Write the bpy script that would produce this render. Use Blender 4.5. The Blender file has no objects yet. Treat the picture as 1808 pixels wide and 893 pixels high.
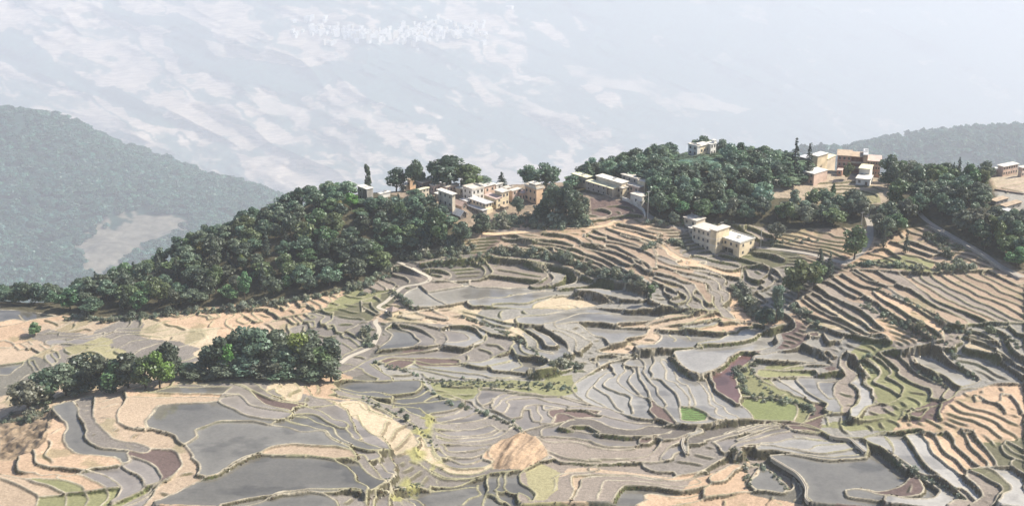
EXPO = 0.88
import bpy, bmesh, math, random
import numpy as np
from mathutils import Vector, Matrix

RNG = np.random.default_rng(7)
random.seed(7)
SC = bpy.context.scene
COL = SC.collection
K = 1.5
PITCH = math.radians(19.5)
F = 2484.0
CP, SP = math.cos(PITCH), math.sin(PITCH)

# ------------------------------------------------------------------ view rays
def ray(px, py):
    px = np.asarray(px, float); py = np.asarray(py, float)
    dx = (px - 904.0) / F; dy = -(py - 446.5) / F
    return dx, CP + dy * SP, -SP + dy * CP

def at_depth(px, py, D):
    dx, dyy, dz = ray(px, py)
    t = D / dyy
    return np.stack([dx * t, dyy * t, dz * t], -1)

# ------------------------------------------------------------------ noise
def vnoise(x, y, seed=0):
    x = np.asarray(x, float); y = np.asarray(y, float)
    xi = np.floor(x).astype(np.int64); yi = np.floor(y).astype(np.int64)
    fx = x - xi; fy = y - yi
    fx = fx * fx * (3 - 2 * fx); fy = fy * fy * (3 - 2 * fy)
    def h(a, b):
        n = (a * 374761393 + b * 668265263 + seed * 974711) & 0xffffffff
        n = ((n ^ (n >> 13)) * 1274126177) & 0xffffffff
        n = (n ^ (n >> 16)) & 0xffffff
        return n / float(0xffffff)
    return (h(xi, yi) * (1 - fx) + h(xi + 1, yi) * fx) * (1 - fy) + (h(xi, yi + 1) * (1 - fx) + h(xi + 1, yi + 1) * fx) * fy

def fbm(x, y, seed=0, o=4):
    s = 0; a = 0.5; t = 0
    for i in range(o):
        s = s + a * vnoise(x * 2 ** i, y * 2 ** i, seed + i * 17); t += a; a *= 0.5
    return s / t

def sstep(a, b, x):
    t = np.clip((x - a) / (b - a), 0, 1)
    return t * t * (3 - 2 * t)

def in_poly(px, py, poly):
    inside = np.zeros(np.shape(px), bool)
    n = len(poly)
    for i in range(n):
        x1, y1 = poly[i]; x2, y2 = poly[(i + 1) % n]
        c = ((y1 > py) != (y2 > py)) & (px < (x2 - x1) * (py - y1) / ((y2 - y1) + 1e-12) + x1)
        inside ^= c
    return inside

# ------------------------------------------------------------------ base relief of the near ground
def P(s):
    v = [float(a) for a in s.split()]
    return v
CTRL_Z = [  # pixel x, pixel y, height (unscaled, camera at 0 -> z=(h-51)*K)
 (0,893,-111),(0,840,-112),(40,730,-117),(0,700,-121),(200,880,-110),(100,850,-109),(100,810,-108),(130,740,-106.6),(250,760,-106.6),
 (350,740,-106),(450,790,-106.2),(400,840,-107),(480,850,-107.5),(300,690,-105.3),(480,675,-105),(560,720,-107.5),(560,800,-107.2),(600,893,-109.6),(400,893,-109),
 (640,830,-108.6),(690,845,-112),(650,760,-108.3),(720,790,-112),(730,860,-117),(800,830,-117),(800,740,-114),(700,680,-112.5),(850,690,-112.5),
 (330,640,-113.5),(480,600,-113),(480,560,-112.5),(300,580,-115),(100,620,-119),(30,660,-121),(50,540,-119.5),(200,545,-116.5),(100,570,-118.5),
 (130,550,-117),(350,535,-112),(600,505,-105),(690,450,-98.5),(560,540,-108),(590,600,-112),
 (900,408,-93.5),(800,425,-95.3),(850,380,-91.5),(1040,395,-91.3),(1100,360,-88),(1080,340,-86.3),(940,350,-89.3),
 (1000,430,-94.3),(1100,480,-96.6),(1250,520,-98.6),(1200,470,-94.6),(940,440,-96.5),(900,462,-99.6),
 (850,485,-102.2),(740,520,-102.8),(1060,512,-102.3),(950,545,-102.9),(1150,560,-103.1),(1300,540,-102.4),(700,475,-102),
 (1000,600,-105),(850,610,-109),(700,600,-109.2),(1250,640,-107.6),(1050,650,-112),(1050,710,-112.5),(1150,660,-110.3),(1150,740,-111),(1100,690,-111.5),(1230,730,-109.6),
 (1380,640,-107.3),(1450,690,-109),(1520,680,-107),(1560,700,-105.5),(1640,650,-101.5),(1690,680,-101),(1740,650,-99),(1800,650,-97),(1700,620,-97),(1750,590,-94),(1790,600,-92.5),(1743,570,-92.6),(1640,595,-96),(1420,550,-99.5),(1480,560,-98),
 (1350,790,-113.3),(1200,800,-114.5),(1460,850,-114),(1700,725,-101.8),(1760,800,-103.5),(1700,820,-106.5),(1620,820,-109.5),(1560,800,-111),(1650,780,-108),(1600,890,-113),(1800,893,-106),
 (1000,780,-115),(900,810,-115.2),(1000,870,-118),(1200,880,-117.7),(900,893,-118.5),(950,740,-113.6),(870,850,-117.6),
 (1290,455,-95),(1215,430,-93),(1260,445,-94.2),(1410,430,-91),(1450,395,-88.5),(1200,388,-88.3),(1320,395,-88.8),
 (1560,445,-89.8),(1600,450,-89.3),(1585,482,-91.2),(1500,490,-93.6),(1780,480,-88.3),(1780,445,-85.5),(1700,430,-86),(1700,370,-81.5),(1780,345,-80.5),
 (1500,345,-86.3),(1450,330,-85),(1510,312,-84),(1400,320,-83.8),(1340,430,-92.3),(1380,480,-96),
]
CTRL_D = [  # pixel x, pixel y, depth (unscaled)
 (150,527,428),(250,487,433),(350,443,440),(450,400,446),(560,357,452),(640,342,458),(700,338,462),(760,332,465),(850,328,470),(940,325,476),
 (1020,322,470),(1110,298,474),(1180,283,476),(1240,274,476),(1300,287,480),(1400,298,484),(1500,305,484),(1600,318,470),(1700,318,462),(1780,312,458),
 (0,532,440),(60,536,436),
]
HID = [ # world unscaled x,y,z
 (0,0,-2),(-120,0,-6),(120,0,0),(0,120,-85),(-150,120,-85),(170,120,-75),(0,200,-150),(-110,200,-142),(130,200,-142),(0,245,-171),(-110,240,-165),(120,240,-164),(0,270,-172),
 (-260,420,-190),(-300,520,-235),(-170,520,-230),(-80,540,-225),(0,560,-215),(60,580,-215),(120,590,-200),(200,590,-195),(300,560,-190),(330,420,-125),
 (-260,300,-172),(260,300,-135),(-300,650,-330),(0,680,-320),(250,700,-300),(-220,470,-215),(-130,470,-186),(230,480,-138),(-200,0,-10),(250,0,0),(-260,200,-150),(260,200,-110),
]
def _pts():
    out = []
    for px, py, h in CTRL_Z:
        if h < -103: h = -103 + .62 * (h + 103)
        z = (h - 51.0) * K
        dx, dy, dz = ray(px, py); t = z / dz
        out.append((dx * t, dy * t, z))
    for px, py, D in CTRL_D:
        p = at_depth(px, py, D * K); out.append(tuple(p))
    for x, y, z in HID:
        out.append((x * K, y * K, z * K))
    return np.array(out)
CT = _pts()
def _tps(r2):
    return np.where(r2 > 1e-9, 0.5 * r2 * np.log(r2 + 1e-12), 0.0)
def rbf_fit(p, smooth):
    c = p[:, :2] / 100.0; n = len(c)
    r2 = ((c[:, None] - c[None]) ** 2).sum(-1)
    A = np.zeros((n + 3, n + 3)); A[:n, :n] = _tps(r2) + np.eye(n) * smooth
    A[:n, n] = 1; A[:n, n + 1:] = c; A[n, :n] = 1; A[n + 1:, :n] = c.T
    b = np.zeros(n + 3); b[:n] = p[:, 2]
    return c, np.linalg.solve(A, b)
def rbf_eval(fit, x, y):
    c, w = fit; n = len(c)
    x = np.asarray(x, float) / 100; y = np.asarray(y, float) / 100
    z = w[n] + w[n + 1] * x + w[n + 2] * y
    for i in range(n):
        z = z + w[i] * _tps((x - c[i, 0]) ** 2 + (y - c[i, 1]) ** 2)
    return z
FIT = rbf_fit(CT, 0.004)
BX0, BX1, BY0, BY1, BH = -420.0, 420.0, 340.0, 860.0, 4.0
_bx = np.arange(BX0, BX1 + BH, BH); _by = np.arange(BY0, BY1 + BH, BH)
BG = rbf_eval(FIT, *np.meshgrid(_bx, _by))
def bilin(G, x0, y0, h, x, y):
    u = (np.asarray(x, float) - x0) / h; v = (np.asarray(y, float) - y0) / h
    u = np.clip(u, 0, G.shape[1] - 1.001); v = np.clip(v, 0, G.shape[0] - 1.001)
    i = u.astype(int); j = v.astype(int); a = u - i; b = v - j
    return (G[j, i] * (1 - a) + G[j, i + 1] * a) * (1 - b) + (G[j + 1, i] * (1 - a) + G[j + 1, i + 1] * a) * b
def base(x, y):
    return bilin(BG, BX0, BY0, BH, x, y)
def march(hf, px, py, y0=370.0, y1=850.0, step=2.0):
    px = np.atleast_1d(np.asarray(px, float)); py = np.atleast_1d(np.asarray(py, float))
    dx, dy, dz = ray(px, py)
    ta = np.full(px.shape, y0) / dy; hit = np.zeros(px.shape, bool); tb = ta.copy()
    n = int((y1 - y0) / step)
    t = ta.copy()
    for k in range(n):
        tn = t + step / dy
        below = (~hit) & (tn * dz < hf(tn * dx, tn * dy))
        ta = np.where(below, t, ta); tb = np.where(below, tn, tb); hit |= below
        t = tn
        if hit.all(): break
    tb = np.where(hit, tb, t)
    ta = np.where(hit, ta, t)
    for _ in range(12):
        m = 0.5 * (ta + tb); b = m * dz < hf(m * dx, m * dy)
        tb = np.where(b, m, tb); ta = np.where(b, ta, m)
    return tb * dx, tb * dy, tb * dz
# ------------------------------------------------------------------ bunds and terrace edges
# each tile: (x0, y0, scale) and polylines in tile units
TR = {}
TR[(0,520,5.953)] = """0 755 110 735 250 700 370 640 470 590 540 545 480 520 480 490 560 475 700 465|250 700 230 745 170 790 90 845 -20 850
295 685 310 730 345 760 365 815|360 690 380 740 405 780 420 810|475 630 480 680 520 720 545 755|530 620 560 660 590 690 610 710|550 585 600 620 640 670
700 675 760 635 840 640 900 665|580 570 700 550 830 530 960 525|700 675 850 610 960 570 1020 540 1150 540|1000 525 1150 480 1320 420 1450 420 1600 440 1710 455
1225 395 1400 395 1570 395 1700 380 1786 365|1235 360 1450 365 1600 350 1690 290 1786 280|560 520 700 520 840 525 1000 470 1200 400
450 420 600 360 750 290 900 255|500 410 700 390 900 330 1060 265|620 430 800 430 960 400 1100 350 1300 260|700 470 900 465 1050 430 1200 390
0 340 200 300 400 250 620 225|0 180 200 170 400 190 600 225|10 290 150 260 270 275|200 215 250 265|1120 600 1250 560 1400 490 1560 470
540 545 700 500 900 440 1100 400|60 480 110 500|20 560 90 560|120 510 200 580|210 510 300 570|300 490 345 530|340 560 400 600|420 520 480 570"""
TR[(0,660,5.953)] = """-20 540 60 480 200 430 350 420 480 330 600 275 690 240 850 225 1010 240 1110 220 1250 200 1400 195 1600 185 1786 140
545 410 600 460 680 500 710 550 680 610 665 680 700 740 720 780 800 820 900 845 1050 850 1180 870 1250 893|580 410 680 370 795 335|780 310 900 270 1020 250 1110 220
785 315 815 370 840 450 885 520 905 580 895 640 920 690 980 735 1070 775 1180 785 1300 795 1360 805
1000 280 990 350 985 450 1010 510 1080 570 1150 640 1200 685 1300 715 1400 715 1500 745 1590 790|1320 210 1330 260 1290 330 1240 400 1230 460 1260 520 1330 565 1420 590 1520 600
1520 600 1530 560 1525 500 1580 440 1640 350 1700 320 1786 310|1530 590 1620 590 1700 620 1786 645|1360 805 1450 825 1540 825 1600 780|1360 805 1335 840 1350 893
545 410 480 330|545 410 520 500 490 620 430 720 350 790"""
TR[(0,743,5.953)] = """1190 370 1240 400 1265 435|1265 435 1290 445 1340 430 1360 400 1340 350|1290 450 1310 490 1400 540 1470 590 1510 650 1520 680 1480 740 1400 790 1300 850 1180 910
1365 365 1450 390 1550 430 1640 490 1690 560 1695 600 1680 650 1600 680 1520 700|920 515 1000 530 1100 560 1200 620 1270 690 1280 720 1250 800 1170 890|920 515 960 495 1100 485 1250 455
350 300 370 360 380 430 410 465 500 480 650 485 800 505 920 515|350 300 210 350 205 430 180 490 200 540 310 550 350 540 450 560 580 550 700 570 820 540 920 515|-20 420 100 400 210 350
-20 580 100 600 250 605 400 600 590 605 600 570 700 570|-20 630 150 660 250 690 350 740 400 800 380 910|250 605 400 640 500 665 600 710 690 770|600 600 690 620 800 660 870 700 910 760 930 830 890 910
820 540 980 620 1060 670 1120 730 1130 800 1070 910|400 800 550 780 690 765 900 745 1120 720 1260 700|690 770 700 840 690 910|1786 600 1700 660 1600 740 1480 830 1330 920|1680 650 1600 700 1500 780 1380 850 1280 920"""
TR[(240,660,5.953)] = """0 195 200 190 350 140 400 100 560 90 700 95 880 75 1080 60 1250 60 1420 75 1500 95|190 195 400 150 600 145 800 130 1000 130|0 205 300 200 600 200 830 200 1000 195 1070 200
880 250 910 210 960 165 1000 130|380 150 500 115 700 120 900 100 1060 110 1190 165 1240 210 1290 270 1380 330 1500 375 1610 400 1650 430|880 75 1050 95 1150 125 1260 185 1400 250 1500 290 1650 320 1730 340
1080 60 1250 95 1330 160 1440 225 1560 265 1700 305 1786 320|870 270 700 285 500 295 300 315 240 330 195 380 150 450 100 510 115 570|0 250 300 240 600 225 860 235 880 270
115 570 200 590 330 630 410 660 440 710 500 750 520 745|880 275 920 310 1000 350 1120 410 1200 440 1330 470 1500 490|930 225 1060 205 1120 240 1160 290 1250 340 1400 380 1550 405 1650 435|880 260 930 225
1730 340 1650 370 1640 400|1650 435 1610 475 1500 490 1450 510|1650 400 1786 410|1660 435 1786 465|1570 480 1650 520 1786 550
520 745 580 710 640 660 615 600 680 570 770 530 850 500 950 485 1100 485 1240 490 1380 520 1500 540 1620 570 1700 600 1786 610|520 745 560 800 600 860 590 893
1786 750 1650 735 1500 745 1400 770 1320 810 1310 825 1400 830 1550 840 1786 855|1310 825 1200 860 1130 893|0 580 90 590 115 570"""
TR[(240,743,5.953)] = """600 370 590 390 640 430 670 470 675 520 640 580|640 580 730 600|200 910 330 830 440 770 560 690 680 630 760 600 850 570 950 510 1050 450 1200 370 1310 330|900 530 1000 460 1130 380 1310 320
900 910 1100 850 1250 815 1400 790 1500 755 1650 730 1786 715|1150 910 1330 840 1450 790 1600 765 1786 745|160 290 300 295 360 290 440 330 470 400 490 460 430 540 350 620 240 680 170 800 60 910|-20 830 100 750 240 660"""
TR[(480,660,5.953)] = """0 240 130 290 260 325 310 340|310 340 420 360 500 390 560 430 650 480 760 505 800 545 780 580|310 340 220 370 215 400|215 405 330 405 440 420 550 475 640 530 710 565 780 570
235 440 320 440 440 490 560 540 640 570 680 640 740 700 850 760|150 480 230 510 370 550 500 590 560 600 600 640 650 690 740 740 830 770|0 525 180 565 300 605 450 610 540 610 590 660 660 720 760 770 820 800 890 885
780 570 820 620 860 680 950 730 1050 780 1150 825 1230 850|0 755 100 745 200 735 350 750 480 765 650 770 740 795 820 820|0 840 200 840 400 850 600 885|700 325 760 370 800 430 850 520 880 600 950 680
350 130 390 190 430 240 550 270 650 300|30 150 40 190 120 240|560 100 700 70 800 55 1000 75 1180 95 1350 90 1550 90 1570 130|650 100 680 110 800 150 930 190 1080 205 1180 225 1350 225 1500 215 1560 165 1570 130
1640 175 1590 220 1500 250 1380 255 1200 245 1180 225|650 120 720 170 850 215 1000 235 1100 260 1200 280 1280 275 1240 245 1150 225|620 170 700 220 850 250 1000 290 1080 320 1130 350 1200 400 1300 450 1400 490 1480 540 1540 610 1530 640
600 230 750 265 900 280 1000 330 1030 380 1100 420 1200 440|1000 235 1100 290 1250 330 1400 340 1550 370 1610 420 1700 440 1786 445|1250 280 1400 305 1600 305 1786 290|1600 295 1680 250 1786 215
1050 340 1150 390 1300 460 1450 480|1270 360 1370 360 1450 410 1600 470 1690 490|1550 360 1620 430 1700 485|1530 640 1610 710 1620 770|1520 690 1560 740 1510 800 1530 870
310 340 500 345 700 325 900 310 960 370 1100 430 1250 480|1250 850 1170 700 1000 590 900 430"""
TR[(480,743,5.953)] = """820 320 860 370 890 400|890 400 910 360 960 355 1000 400 1020 430 1060 490 1120 560 1150 610 1250 660|890 400 930 450 980 520 1060 600 1130 660 1200 690|860 275 1000 330 1110 350 1130 420 1020 430|1110 350 1230 350
1130 430 1170 480 1210 550 1280 600|1230 350 1270 430 1310 500 1290 550 1310 590 1260 640 1220 690|640 395 740 450 810 500 870 570 880 640 930 700 1000 760 1010 800 1000 910|600 385 640 395 750 395 840 400 890 410
0 780 130 750 300 720 450 710 600 720 750 735 870 755 940 790 960 830 1010 910|0 800 200 755 400 735 500 745 600 790 670 840 700 910|510 745 650 750 800 755 930 800|1010 770 1100 755 1200 700 1230 690
1090 770 1110 765 1230 750 1250 700|1090 770 1070 910|1230 750 1230 910|1260 700 1280 770 1400 790 1500 830 1600 910|1320 780 1400 840 1500 910|1250 700 1440 720 1500 710 1600 730 1700 740 1786 735
1440 420 1540 450 1650 530 1740 590 1786 610|1540 370 1600 400 1700 470 1786 500|1640 200 1680 260 1700 340 1786 420"""
TR[(300,490,5.953)] = """490 345 510 390 530 415|600 360 690 380 650 420 600 440 590 490 670 545|380 370 460 430|310 395 400 410 410 440|730 360 770 400 700 450 780 490|800 410 900 480|870 370 900 420 980 470|1040 360 1150 430
1090 260 1140 320|1150 290 1200 350|1200 260 1250 310|1310 220 1340 270 1380 310|1320 170 1410 220|1390 150 1490 190|1530 140 1560 210 1670 270 1660 310|1600 150 1670 190 1720 270|1700 180 1780 230|1700 140 1786 180
1480 230 1590 300 1590 330 1680 380 1720 370 1700 450|1490 290 1530 350|1430 270 1490 320|1540 370 1620 400 1590 460 1590 510|1480 390 1540 420|1420 390 1480 440|1350 400 1400 470|1300 420 1360 490|1240 430 1310 490
1450 470 1480 530|1510 460 1530 520|1640 500 1660 540|1720 500 1760 580|0 610 150 580 300 560 480 540|1060 470 1190 430 1320 400 1450 370 1600 340 1786 290|110 440 240 400 400 350 600 340 900 345 1040 340
1060 230 1280 190 1450 140 1600 120 1786 100"""
TR[(600,440,5.953)] = """355 320 440 285 500 240 560 220 640 210 700 215|355 320 400 345 440 385 480 410 490 430|440 285 460 310 520 345 570 370 580 390 560 420|540 235 570 270 640 295 700 310 730 340 715 375
270 375 330 410 400 440 480 440 560 420 640 400|270 375 355 320|700 215 780 225 850 250 910 290 930 320 860 355|830 190 950 165 1100 150 1280 135 1400 130|1400 130 1440 160 1500 185 1535 230 1525 280 1480 325 1400 340 1280 345 1160 345
1470 110 1550 150 1590 210 1605 250 1570 290 1500 325 1430 340 1360 345 1360 385|860 225 980 215 1080 230 1140 250 1170 285 1140 320 1050 340 940 350|960 245 1050 260 1085 285 1060 310 960 335 930 340
940 350 1050 345 1160 345 1280 385|940 450 1080 430 1230 410 1360 385|1360 385 1450 415 1600 415 1700 425 1786 425|800 370 860 400 920 450 1000 515 1080 570 1130 600|800 370 800 400 720 440 640 520 560 540
560 540 640 540 700 580 760 620 800 630 900 620 1000 610 1130 600 1250 580 1340 570|1340 570 1450 545 1560 530 1650 535 1750 520 1786 500|1340 570 1360 600 1400 625 1500 625 1650 620 1786 620
800 660 880 690 1000 720 1120 745 1130 720 1050 680 1010 660|620 710 760 735 855 735|620 710 800 660 1000 620|1300 650 1400 680 1500 710 1600 745 1700 770 1786 780|1400 800 1500 850 1600 900|1500 740 1600 790 1700 810 1786 830
215 550 330 510 440 470 560 440|215 550 230 590 240 650|400 520 440 555|0 410 100 405 180 415 270 375|1400 130 1470 110 1600 105 1786 120|1530 300 1650 295 1786 310|330 560 350 620 420 680|240 600 300 640 380 690"""
TR[(600,560,5.953)] = """470 120 540 160 540 190 520 250 440 330 390 380|560 60 640 100 740 140 790 200 840 260 830 290 775 320|620 75 760 95 880 140 960 200 1000 240 990 280 1050 300
560 50 700 55 850 70 1000 110 1060 130 1110 180 1135 230 1130 270 1060 315|1150 120 1250 135 1310 165 1360 220 1330 255 1250 280 1130 290|1060 130 1130 100 1300 90 1420 120 1500 210|390 380 500 365 640 345 775 320 900 330 1050 300
400 410 550 395 700 385 790 370 920 355 1060 315|1060 315 1200 335 1340 340 1430 280|1540 170 1520 210 1430 280 1380 320 1400 330 1300 380 1160 435|1545 190 1520 260 1400 320|470 120 560 50
1160 435 1000 430 790 430 600 425 500 430 430 460 380 490 430 560|480 490 560 460 660 445 780 460 760 490 700 520 650 545 560 540 480 510 480 490|790 430 790 480 760 490
790 450 900 490 1000 500 1150 490 1300 500 1400 530 1500 540 1620 510 1700 480 1786 460|1160 435 1260 450 1260 490 1400 490 1500 480 1640 410 1786 350|790 480 830 510 1000 520 1300 510 1320 500
820 540 900 560 1050 595 1200 630 1400 650 1786 640|830 525 1000 560 1200 580 1350 590 1500 610 1600 630 1786 625|650 545 700 530 820 540
30 580 150 540 260 470 330 440 430 410|240 550 270 590 330 630 400 660|320 500 400 560 470 610 540 650|90 160 140 190 200 230 260 280 280 320|30 170 40 210 110 220 160 260 210 310|30 270 90 310 130 340|230 200 270 270 280 310
20 190 100 130 160 100 220 60 300 50|0 450 50 400 120 370 190 330 250 310|1450 760 1480 740 1600 745 1700 760 1786 775"""
TR[(760,680,5.953)] = """500 30 700 40 850 60 950 80 1100 90 1200 115 1350 115 1450 130 1600 175 1750 225 1786 230|500 30 515 80 480 140 500 190 560 240 650 270 750 310 800 340 880 390 940 450 980 490
350 160 410 165 460 200 500 260 580 300 650 340 750 360 830 400 900 440 950 495|640 200 660 260|560 220 640 180 660 140|640 235 680 150 760 85 860 75 950 85|665 265 700 220 780 130 860 100 1000 90 1200 120
775 300 830 210 800 180 860 140 1000 130 1120 130 1200 160 1350 190 1500 225 1650 235|950 340 960 290 1000 220 1080 200|1050 250 1060 320 1085 380|1130 200 1125 280 1165 330 1160 410|1340 255 1250 265 1240 320 1280 350 1280 385
1160 410 1250 410 1300 390 1310 330 1330 300 1400 295 1500 330 1600 355 1786 350|1190 215 1200 260 1340 235 1450 260 1560 265 1786 275|1130 200 1300 225 1450 245|980 490 1060 460 1150 440 1300 410 1420 385 1560 375 1700 375 1786 400
1160 520 1180 460 1280 430 1360 400 1420 385|1080 545 1140 545 1200 590 1330 600 1500 595 1600 620 1700 650 1786 660|1160 520 1180 550 1300 545 1450 560 1600 575 1680 590 1740 620 1786 630|1350 470 1430 410 1520 395|1430 490 1550 480 1650 500 1786 545|1480 455 1650 450 1720 490 1786 520
1210 680 1300 720 1400 760 1600 795 1786 800|1270 740 1350 790 1500 810 1786 830|740 570 850 550 980 490|740 570 640 650 610 720 670 800 650 880|1080 545 1150 600 1200 670 1240 740 1170 790 1050 850 970 893
0 185 100 175 180 160 260 130 350 160|350 160 320 230 200 280 0 295|355 165 340 250 240 310 100 325 0 325|490 290 350 345 150 380 0 380|560 360 400 395 200 405 0 395|640 420 450 465 250 475 40 455
700 460 600 510 400 540 200 530 60 490|760 470 600 540 400 560 200 570 60 530|860 440 750 520 600 570 400 600 200 590 60 550|640 620 500 635 350 630 130 620|560 660 400 700 200 700 150 640 100 620|550 720 400 770 230 760 170 750 90 660
550 780 450 820 330 835 200 770 100 760 0 660|640 800 560 780 550 740 580 690 620 660|0 130 60 110 120 95 180 100 240 120 350 160"""
TR[(760,743,5.953)] = """0 230 60 350 120 400 200 400 300 450 380 460 480 430 550 400|0 320 60 400 140 460 220 490 320 510 450 505 560 490 640 440|0 450 100 500 200 550 350 570 500 550 640 480|0 510 60 560 150 600 300 610 450 600 560 570
0 560 80 600 200 630 350 620 500 600|0 700 200 710 300 690 400 640 560 590|0 745 200 735 350 710 490 690|560 590 600 580 640 550 780 540 900 520 1000 490|500 660 500 720 530 780 430 830 330 910
600 590 590 650 600 720 580 790 560 830 550 910|730 560 705 600 715 690 680 740 750 760 770 750|850 530 780 570 785 640 775 690 800 740 850 770 930 780|1270 400 1150 420 1050 460 980 520 935 570 935 620 970 670 1060 730 1100 800 1100 860 1080 910
570 790 620 780 680 800 720 850 760 870|700 755 720 820 800 870 840 910|930 780 990 810 1030 870 1035 910|930 780 920 830 930 910|1300 600 1310 680 1290 770|1270 600 1340 560|1340 560 1480 540 1700 530 1786 510
1500 570 1470 600 1480 680 1510 740 1490 830 1465 910|1510 570 1640 565 1786 565|1590 620 1650 590 1786 585|1590 620 1570 720 1520 860 1495 910|1786 740 1770 800 1745 910"""
TR[(870,390,5.953)] = """530 140 700 150 800 170 900 210 950 250 1050 260 1150 300 1280 330 1350 360 1500 440 1590 510 1640 545 1700 555|100 150 250 170 280 200 450 215 650 215 760 235 850 265
100 180 200 200 250 220 450 235 600 250 720 265 770 290 850 300 930 330 970 360 1100 390 1200 430 1300 490 1440 550|190 250 350 250 450 280 600 275 640 300|140 290 300 300 450 300 620 310 680 340 800 370 870 415
640 275 710 300 830 340 900 380 1000 400 1100 440 1200 500 1280 540 1350 555|960 430 1050 470 1120 500 1165 530 1160 555|900 265 1000 290 1100 320 1200 370 1300 420 1400 460 1450 470|1010 140 1100 180 1190 190|940 160 1000 190 1050 215
1150 60 1250 100 1350 130 1450 160 1600 200 1700 240 1786 300|1240 15 1350 45 1500 75 1600 110 1700 140 1786 150|1230 45 1350 80 1500 110 1650 165 1740 200 1786 250|1050 100 1200 160 1350 210 1500 250 1600 300
1190 255 1300 270 1400 330 1500 390 1560 430 1620 520 1660 545|1200 215 1350 240 1500 280 1600 320 1700 380 1720 450 1720 510|1340 150 1450 180 1530 200 1650 240 1700 300 1730 360 1710 380|1560 420 1640 470 1670 540|1040 255 1150 270 1280 320 1400 380 1540 430
0 420 200 430 330 430|530 350 700 400 880 430 950 510 1080 570 1250 580 1480 620 1640 680 1700 720|0 310 150 300 350 330 530 350|320 430 380 460 460 490 530 510 575 560 560 600 500 650 400 680|360 430 440 470 540 490 600 530 640 590 620 650 550 690 430 705
540 480 620 510 700 530 770 550 740 600 720 640 640 680 560 690|740 490 800 510 830 520 890 600|810 515 870 530 930 570 850 650 740 700 650 730|0 715 200 715 350 690 400 690|0 590 200 610 480 635|180 795 300 790 400 760 550 720
0 835 150 820 250 790 400 765 560 745 750 735 900 715 1020 680 1080 650|920 580 1000 600 1060 640 1150 620 1300 640 1400 660 1500 670 1560 720|1400 665 1280 730 1100 780 1000 800 800 800|0 893 200 880 370 870 480 830 650 795 800 800
800 825 1000 835 1200 830 1310 825|1310 830 1400 840 1560 830 1640 800 1640 740|1640 800 1680 870 1740 893|330 430 500 460 740 490 920 580"""
TR[(870,520,5.953)] = """0 145 200 145 400 145 550 135 680 120 830 120 910 150|420 130 440 100 520 70 650 30 790 25|800 25 900 45 1050 45 1190 70 1290 80 1310 60|910 150 1050 130 1200 95 1290 80|240 270 260 245 400 220 560 205 680 185
680 185 850 170 950 160 1080 150 1200 155 1350 170 1450 185 1600 160 1786 145|1650 40 1660 90 1720 125 1786 145|640 310 660 275 740 250 850 220 950 205 1200 200 1360 190|530 310 560 295 640 285|240 270 270 310 400 320 530 320
0 265 120 295 270 320|270 335 340 390 420 440 460 500 480 570 560 600 620 615|310 325 380 360 450 400 500 450 550 530 580 570 650 580|400 325 480 375 560 410 610 450 640 510 670 545 660 570
530 315 550 350 620 385 700 430 770 490 790 560 800 600 850 640|610 375 700 385 800 430 860 470 880 530 870 590 890 630|680 355 800 380 900 420 980 470 1030 500 1000 540 930 590 920 630|910 305 960 350 1030 410 1100 440 1160 460 1200 510 1215 545
640 310 680 355|640 310 830 290 950 295 1100 305 1250 335 1400 350 1560 355 1650 350|1310 325 1500 310 1700 270 1786 240|1650 350 1620 390 1600 430 1500 460 1420 480 1350 540 1200 565 1090 600|210 450 230 500 200 530 220 590 245 630
245 655 300 720 290 760 200 805|245 655 320 670 450 680 560 720 590 780|0 805 150 815 350 840 500 835 590 790|0 420 100 440 200 450|240 450 300 480 290 540 320 610 400 660 520 690 580 740 590 780|0 660 100 630 180 590 190 540|0 750 100 710 210 670
240 420 330 460 360 530 370 580 470 600 630 650|1090 600 1200 620 1300 630 1450 640 1600 620 1786 610|1090 690 1110 660 1200 640 1370 660 1440 650|1020 680 1040 710 1080 720|1090 690 1110 740 1110 770|1500 600 1550 570 1690 560
1690 560 1760 500 1770 440 1730 400 1690 400 1740 380|370 860 500 860 640 830 700 770 850 640"""
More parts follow.
